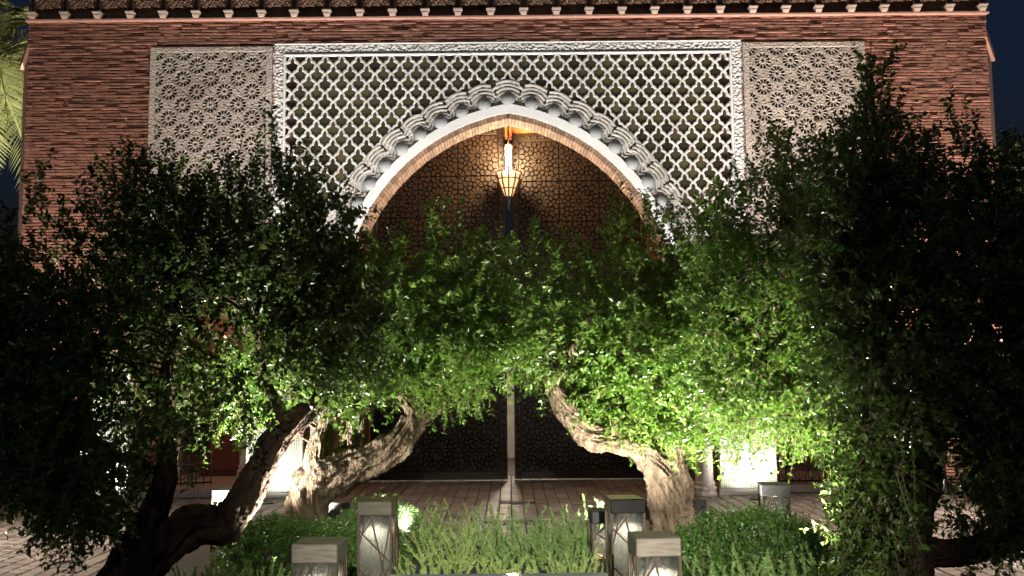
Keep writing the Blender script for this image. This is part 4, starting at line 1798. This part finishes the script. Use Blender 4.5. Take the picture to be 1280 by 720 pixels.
ros = [
    (520, 8.4, .50, .42, 70, 'tall rosemary bush just right of the tall left lantern'),
    (565, 7.9, .40, .40, 70, 'pale yellowish rosemary bush, second from the left in the middle row'),
    (568, 9.0, .46, .40, 50, 'dark rosemary bush behind the pale yellowish one'),
    (612, 8.3, .46, .42, 70, 'rosemary bush at the left of the middle row centre'),
    (640, 8.1, .50, .42, 75, 'tallest rosemary bush in the middle of the row below the door gap'),
    (675, 8.0, .40, .40, 65, 'low rosemary bush right of the tallest one'),
    (705, 8.2, .42, .42, 65, 'rosemary bush second from the tall right lantern'),
    (735, 8.5, .50, .40, 75, 'upright rosemary bush just left of the tall right lantern'),
    (540, 7.4, .22, .45, 60, 'short pale rosemary at the edge of the slab on the left'),
    (620, 7.4, .22, .45, 60, 'short pale rosemary at the edge of the slab in the middle'),
    (700, 7.4, .24, .45, 60, 'short pale rosemary at the edge of the slab on the right'),
    (905, 6.6, .36, .46, 75, 'rosemary bush beside the brown capped lantern at the lower right'),
    (960, 6.9, .36, .46, 75, 'rosemary bush before the low green hedge at the lower right'),
    (1005, 6.7, .36, .46, 75, 'rosemary bush second from the slender tree at the lower right'),
    (1050, 6.8, .32, .42, 65, 'rosemary bush at the foot of the slender tree at the lower right'),
    (255, 6.9, .26, .42, 65, 'rosemary bush under the arch of the dark trunk, leftmost'),
    (300, 6.7, .30, .42, 70, 'rosemary bush below the bend of the dark trunk'),
    (345, 6.5, .32, .42, 70, 'rosemary bush just left of the grey capped lantern'),
]
for k, (px, d, h, wd, n, lb) in enumerate(ros):
    rosemary(px, d, h, wd, n, 100 + k, lb, rnd.uniform(-.06, .06))
low_shrub(928, 7.6, .60, .50, .50, 2600, 201, 'wide clipped green hedge mound on the right behind the rosemary')
low_shrub(862, 7.2, .24, .34, .42, 900, 202, 'bright green low shrub between the right lanterns and the hedge mound')
low_shrub(345, 8.0, .42, .45, .42, 1200, 203, 'dark green low shrub under the bend of the dark trunk')
low_shrub(440, 7.9, .40, .40, .46, 1300, 204, 'brightly lit small leaved shrub behind the left lanterns')
low_shrub(475, 8.6, .35, .35, .5, 800, 205, 'leafy shrub beside the foot of the twisted trunk')


# palms beyond both ends of the gatehouse
def palm(loc, hgt, nf, seed, label, flen=2.6):
    rng = random.Random(seed)
    t = empty('palm_tree', loc)
    tag(t, label, 'palm tree', 'palm trees beyond the gatehouse')
    m = MB()
    pts = [(0, 0, -.1), (.05, 0, hgt * .35), (0, .05, hgt * .7), (0, 0, hgt)]
    m.tube(catmull(pts, 10), lerp_list([.26, .2, .19, .22], 10), 14, True, lambda i, k, a, p, r: 1 + .10 * ((i + k) % 2))
    m.build('trunk', M['palmtrunk'], t, False)
    for f in range(nf):
        az = 2 * math.pi * f / nf + rng.uniform(-.2, .2)
        el = rng.uniform(-.7, 1.1)
        L = flen * rng.uniform(.8, 1.1)
        q = MB()
        P = []
        for k in range(12):
            s = k / 11
            r = L * s * math.cos(el) * (1 - .15 * s)
            z = L * s * math.sin(el) - L * .55 * s * s
            P.append(Vector((r * math.cos(az), r * math.sin(az), hgt + z)))
        q.tube(P, [.022 - .0016 * k for k in range(12)], 5)
        C = catmull(P, 5)
        for k in range(4, len(C) - 1):
            tg = (C[k + 1] - C[k]).normalized()
            sd = tg.cross(Vector((0, 0, 1))).normalized()
            up = sd.cross(tg)
            ll = .55 * math.sin(math.pi * min(.96, .12 + k / len(C) * .85)) + .08
            for s in (-1, 1):
                dv = (tg * .75 + sd * s * 1.0 + up * rng.uniform(.0, .45)).normalized()
                a = C[k]
                c = a + dv * ll * rng.uniform(.85, 1.1) - Vector((0, 0, ll * .18))
                mid = a.lerp(c, .45) + Vector((0, 0, ll * .05))
                wv = tg * .016
                q.add([a, mid + wv, c, mid - wv], [(0, 1, 2), (0, 2, 3)])
        q.build('frond', M['palm'], t)
    return t


palm((-8.7, 2.6, 0), 6.9, 30, 5, 'floodlit palm tree behind the left end of the gatehouse', 2.4)
palm((8.95, 2.2, 0), 4.6, 24, 9, 'dark palm tree in the night behind the right end of the gatehouse', 2.4)
uplight((-8.35, 3.5, .004), (-8.6, 2.3, 6.5), 9000, 90, 'round ground uplight lighting the palm at the left', (1, .95, .74))


# lamp posts added out of view at both sides to light the forecourt
def added_lamp_post(loc, label, watts):
    e = empty('added_lamp_post', loc)
    tag(e, label, 'lamp post', 'added forecourt lamp posts')
    q = MB()
    q.lathe([(.12, 0), (.12, .06), (.05, .12), (.04, .2), (.035, 2.6), (.06, 2.65), (.12, 2.7)], 12)
    q.build('post', M['iron'], e, True)
    q = MB()
    q.lathe([(.10, 2.705), (.15, 2.95), (.13, 3.05)], 12)
    q.build('glowing_glass', M['warm_led'], e, True)
    q = MB()
    q.lathe([(.17, 3.055), (.10, 3.15), (.02, 3.25)], 12)
    q.build('hood', M['iron'], e, True)
    spot('lamp', Vector(loc) + Vector((0, 0, 2.66)) + Vector((-.16 if loc[0] > 0 else .16, 0, 0)), (loc[0] * .72, loc[1], 0), watts, 96, .6, (1, .86, .72), .08, e)


added_lamp_post((-6.9, -4.3, 0), 'added unseen lamp post beyond the left edge of the forecourt', 1000)
added_lamp_post((7.2, -3.9, 0), 'added unseen lamp post beyond the right edge of the forecourt', 1500)

# floodlight post added unseen behind the viewpoint to light the bed
e = empty('added_flood_post', (.4, -17.5, 0))
tag(e, 'added unseen floodlight post standing behind the viewpoint', 'floodlight')
q = MB()
q.lathe([(.08, 0), (.08, .05), (.03, .08), (.03, 3.3)], 10)
q.build('post', M['iron'], e, True)
q = MB()
q.cbox(-.12, .12, -.10, .03, 3.301, 3.5, .02)
q.build('housing', M['iron'], e)
q = MB()
q.box(-.10, .10, .031, .036, 3.32, 3.48)
q.build('lens', M['led'], e)
q = MB()
q.box(-.16, .16, .60, .62, 3.300, 3.62)
q.box(-.16, -.14, .031, .60, 3.30, 3.62)
q.box(.14, .16, .031, .60, 3.30, 3.62)
q.box(-.16, .16, .031, .60, 3.62, 3.635)
q.build('hood', M['iron'], e)  # baffle box added to cut the beam off below the tree crowns
spot('beam', (.4, -17.4, 3.4), (0.42, -5.2, .3), 9500, 24, 1.0, (1, .96, .88), .02, e)

# small lamps inside the side bays
for s_, w_ in ((-1, 13), (1, 3)):
    e = empty('ceiling_lamp', (s_ * 4.35, .75, 2.747))
    tag(e, 'small round ceiling lamp inside the side bay on the ' + ('left' if s_ < 0 else 'right'), 'ceiling lamp', 'bay ceiling lamps')
    q = MB()
    q.lathe([(.07, -.05), (.09, -.03), (.09, 0)], 16)
    q.build('diffuser', M['warm_led'], e, True)
    point('lamp', (0, 0, -.12), w_, (1, .82, .6), .06, e)
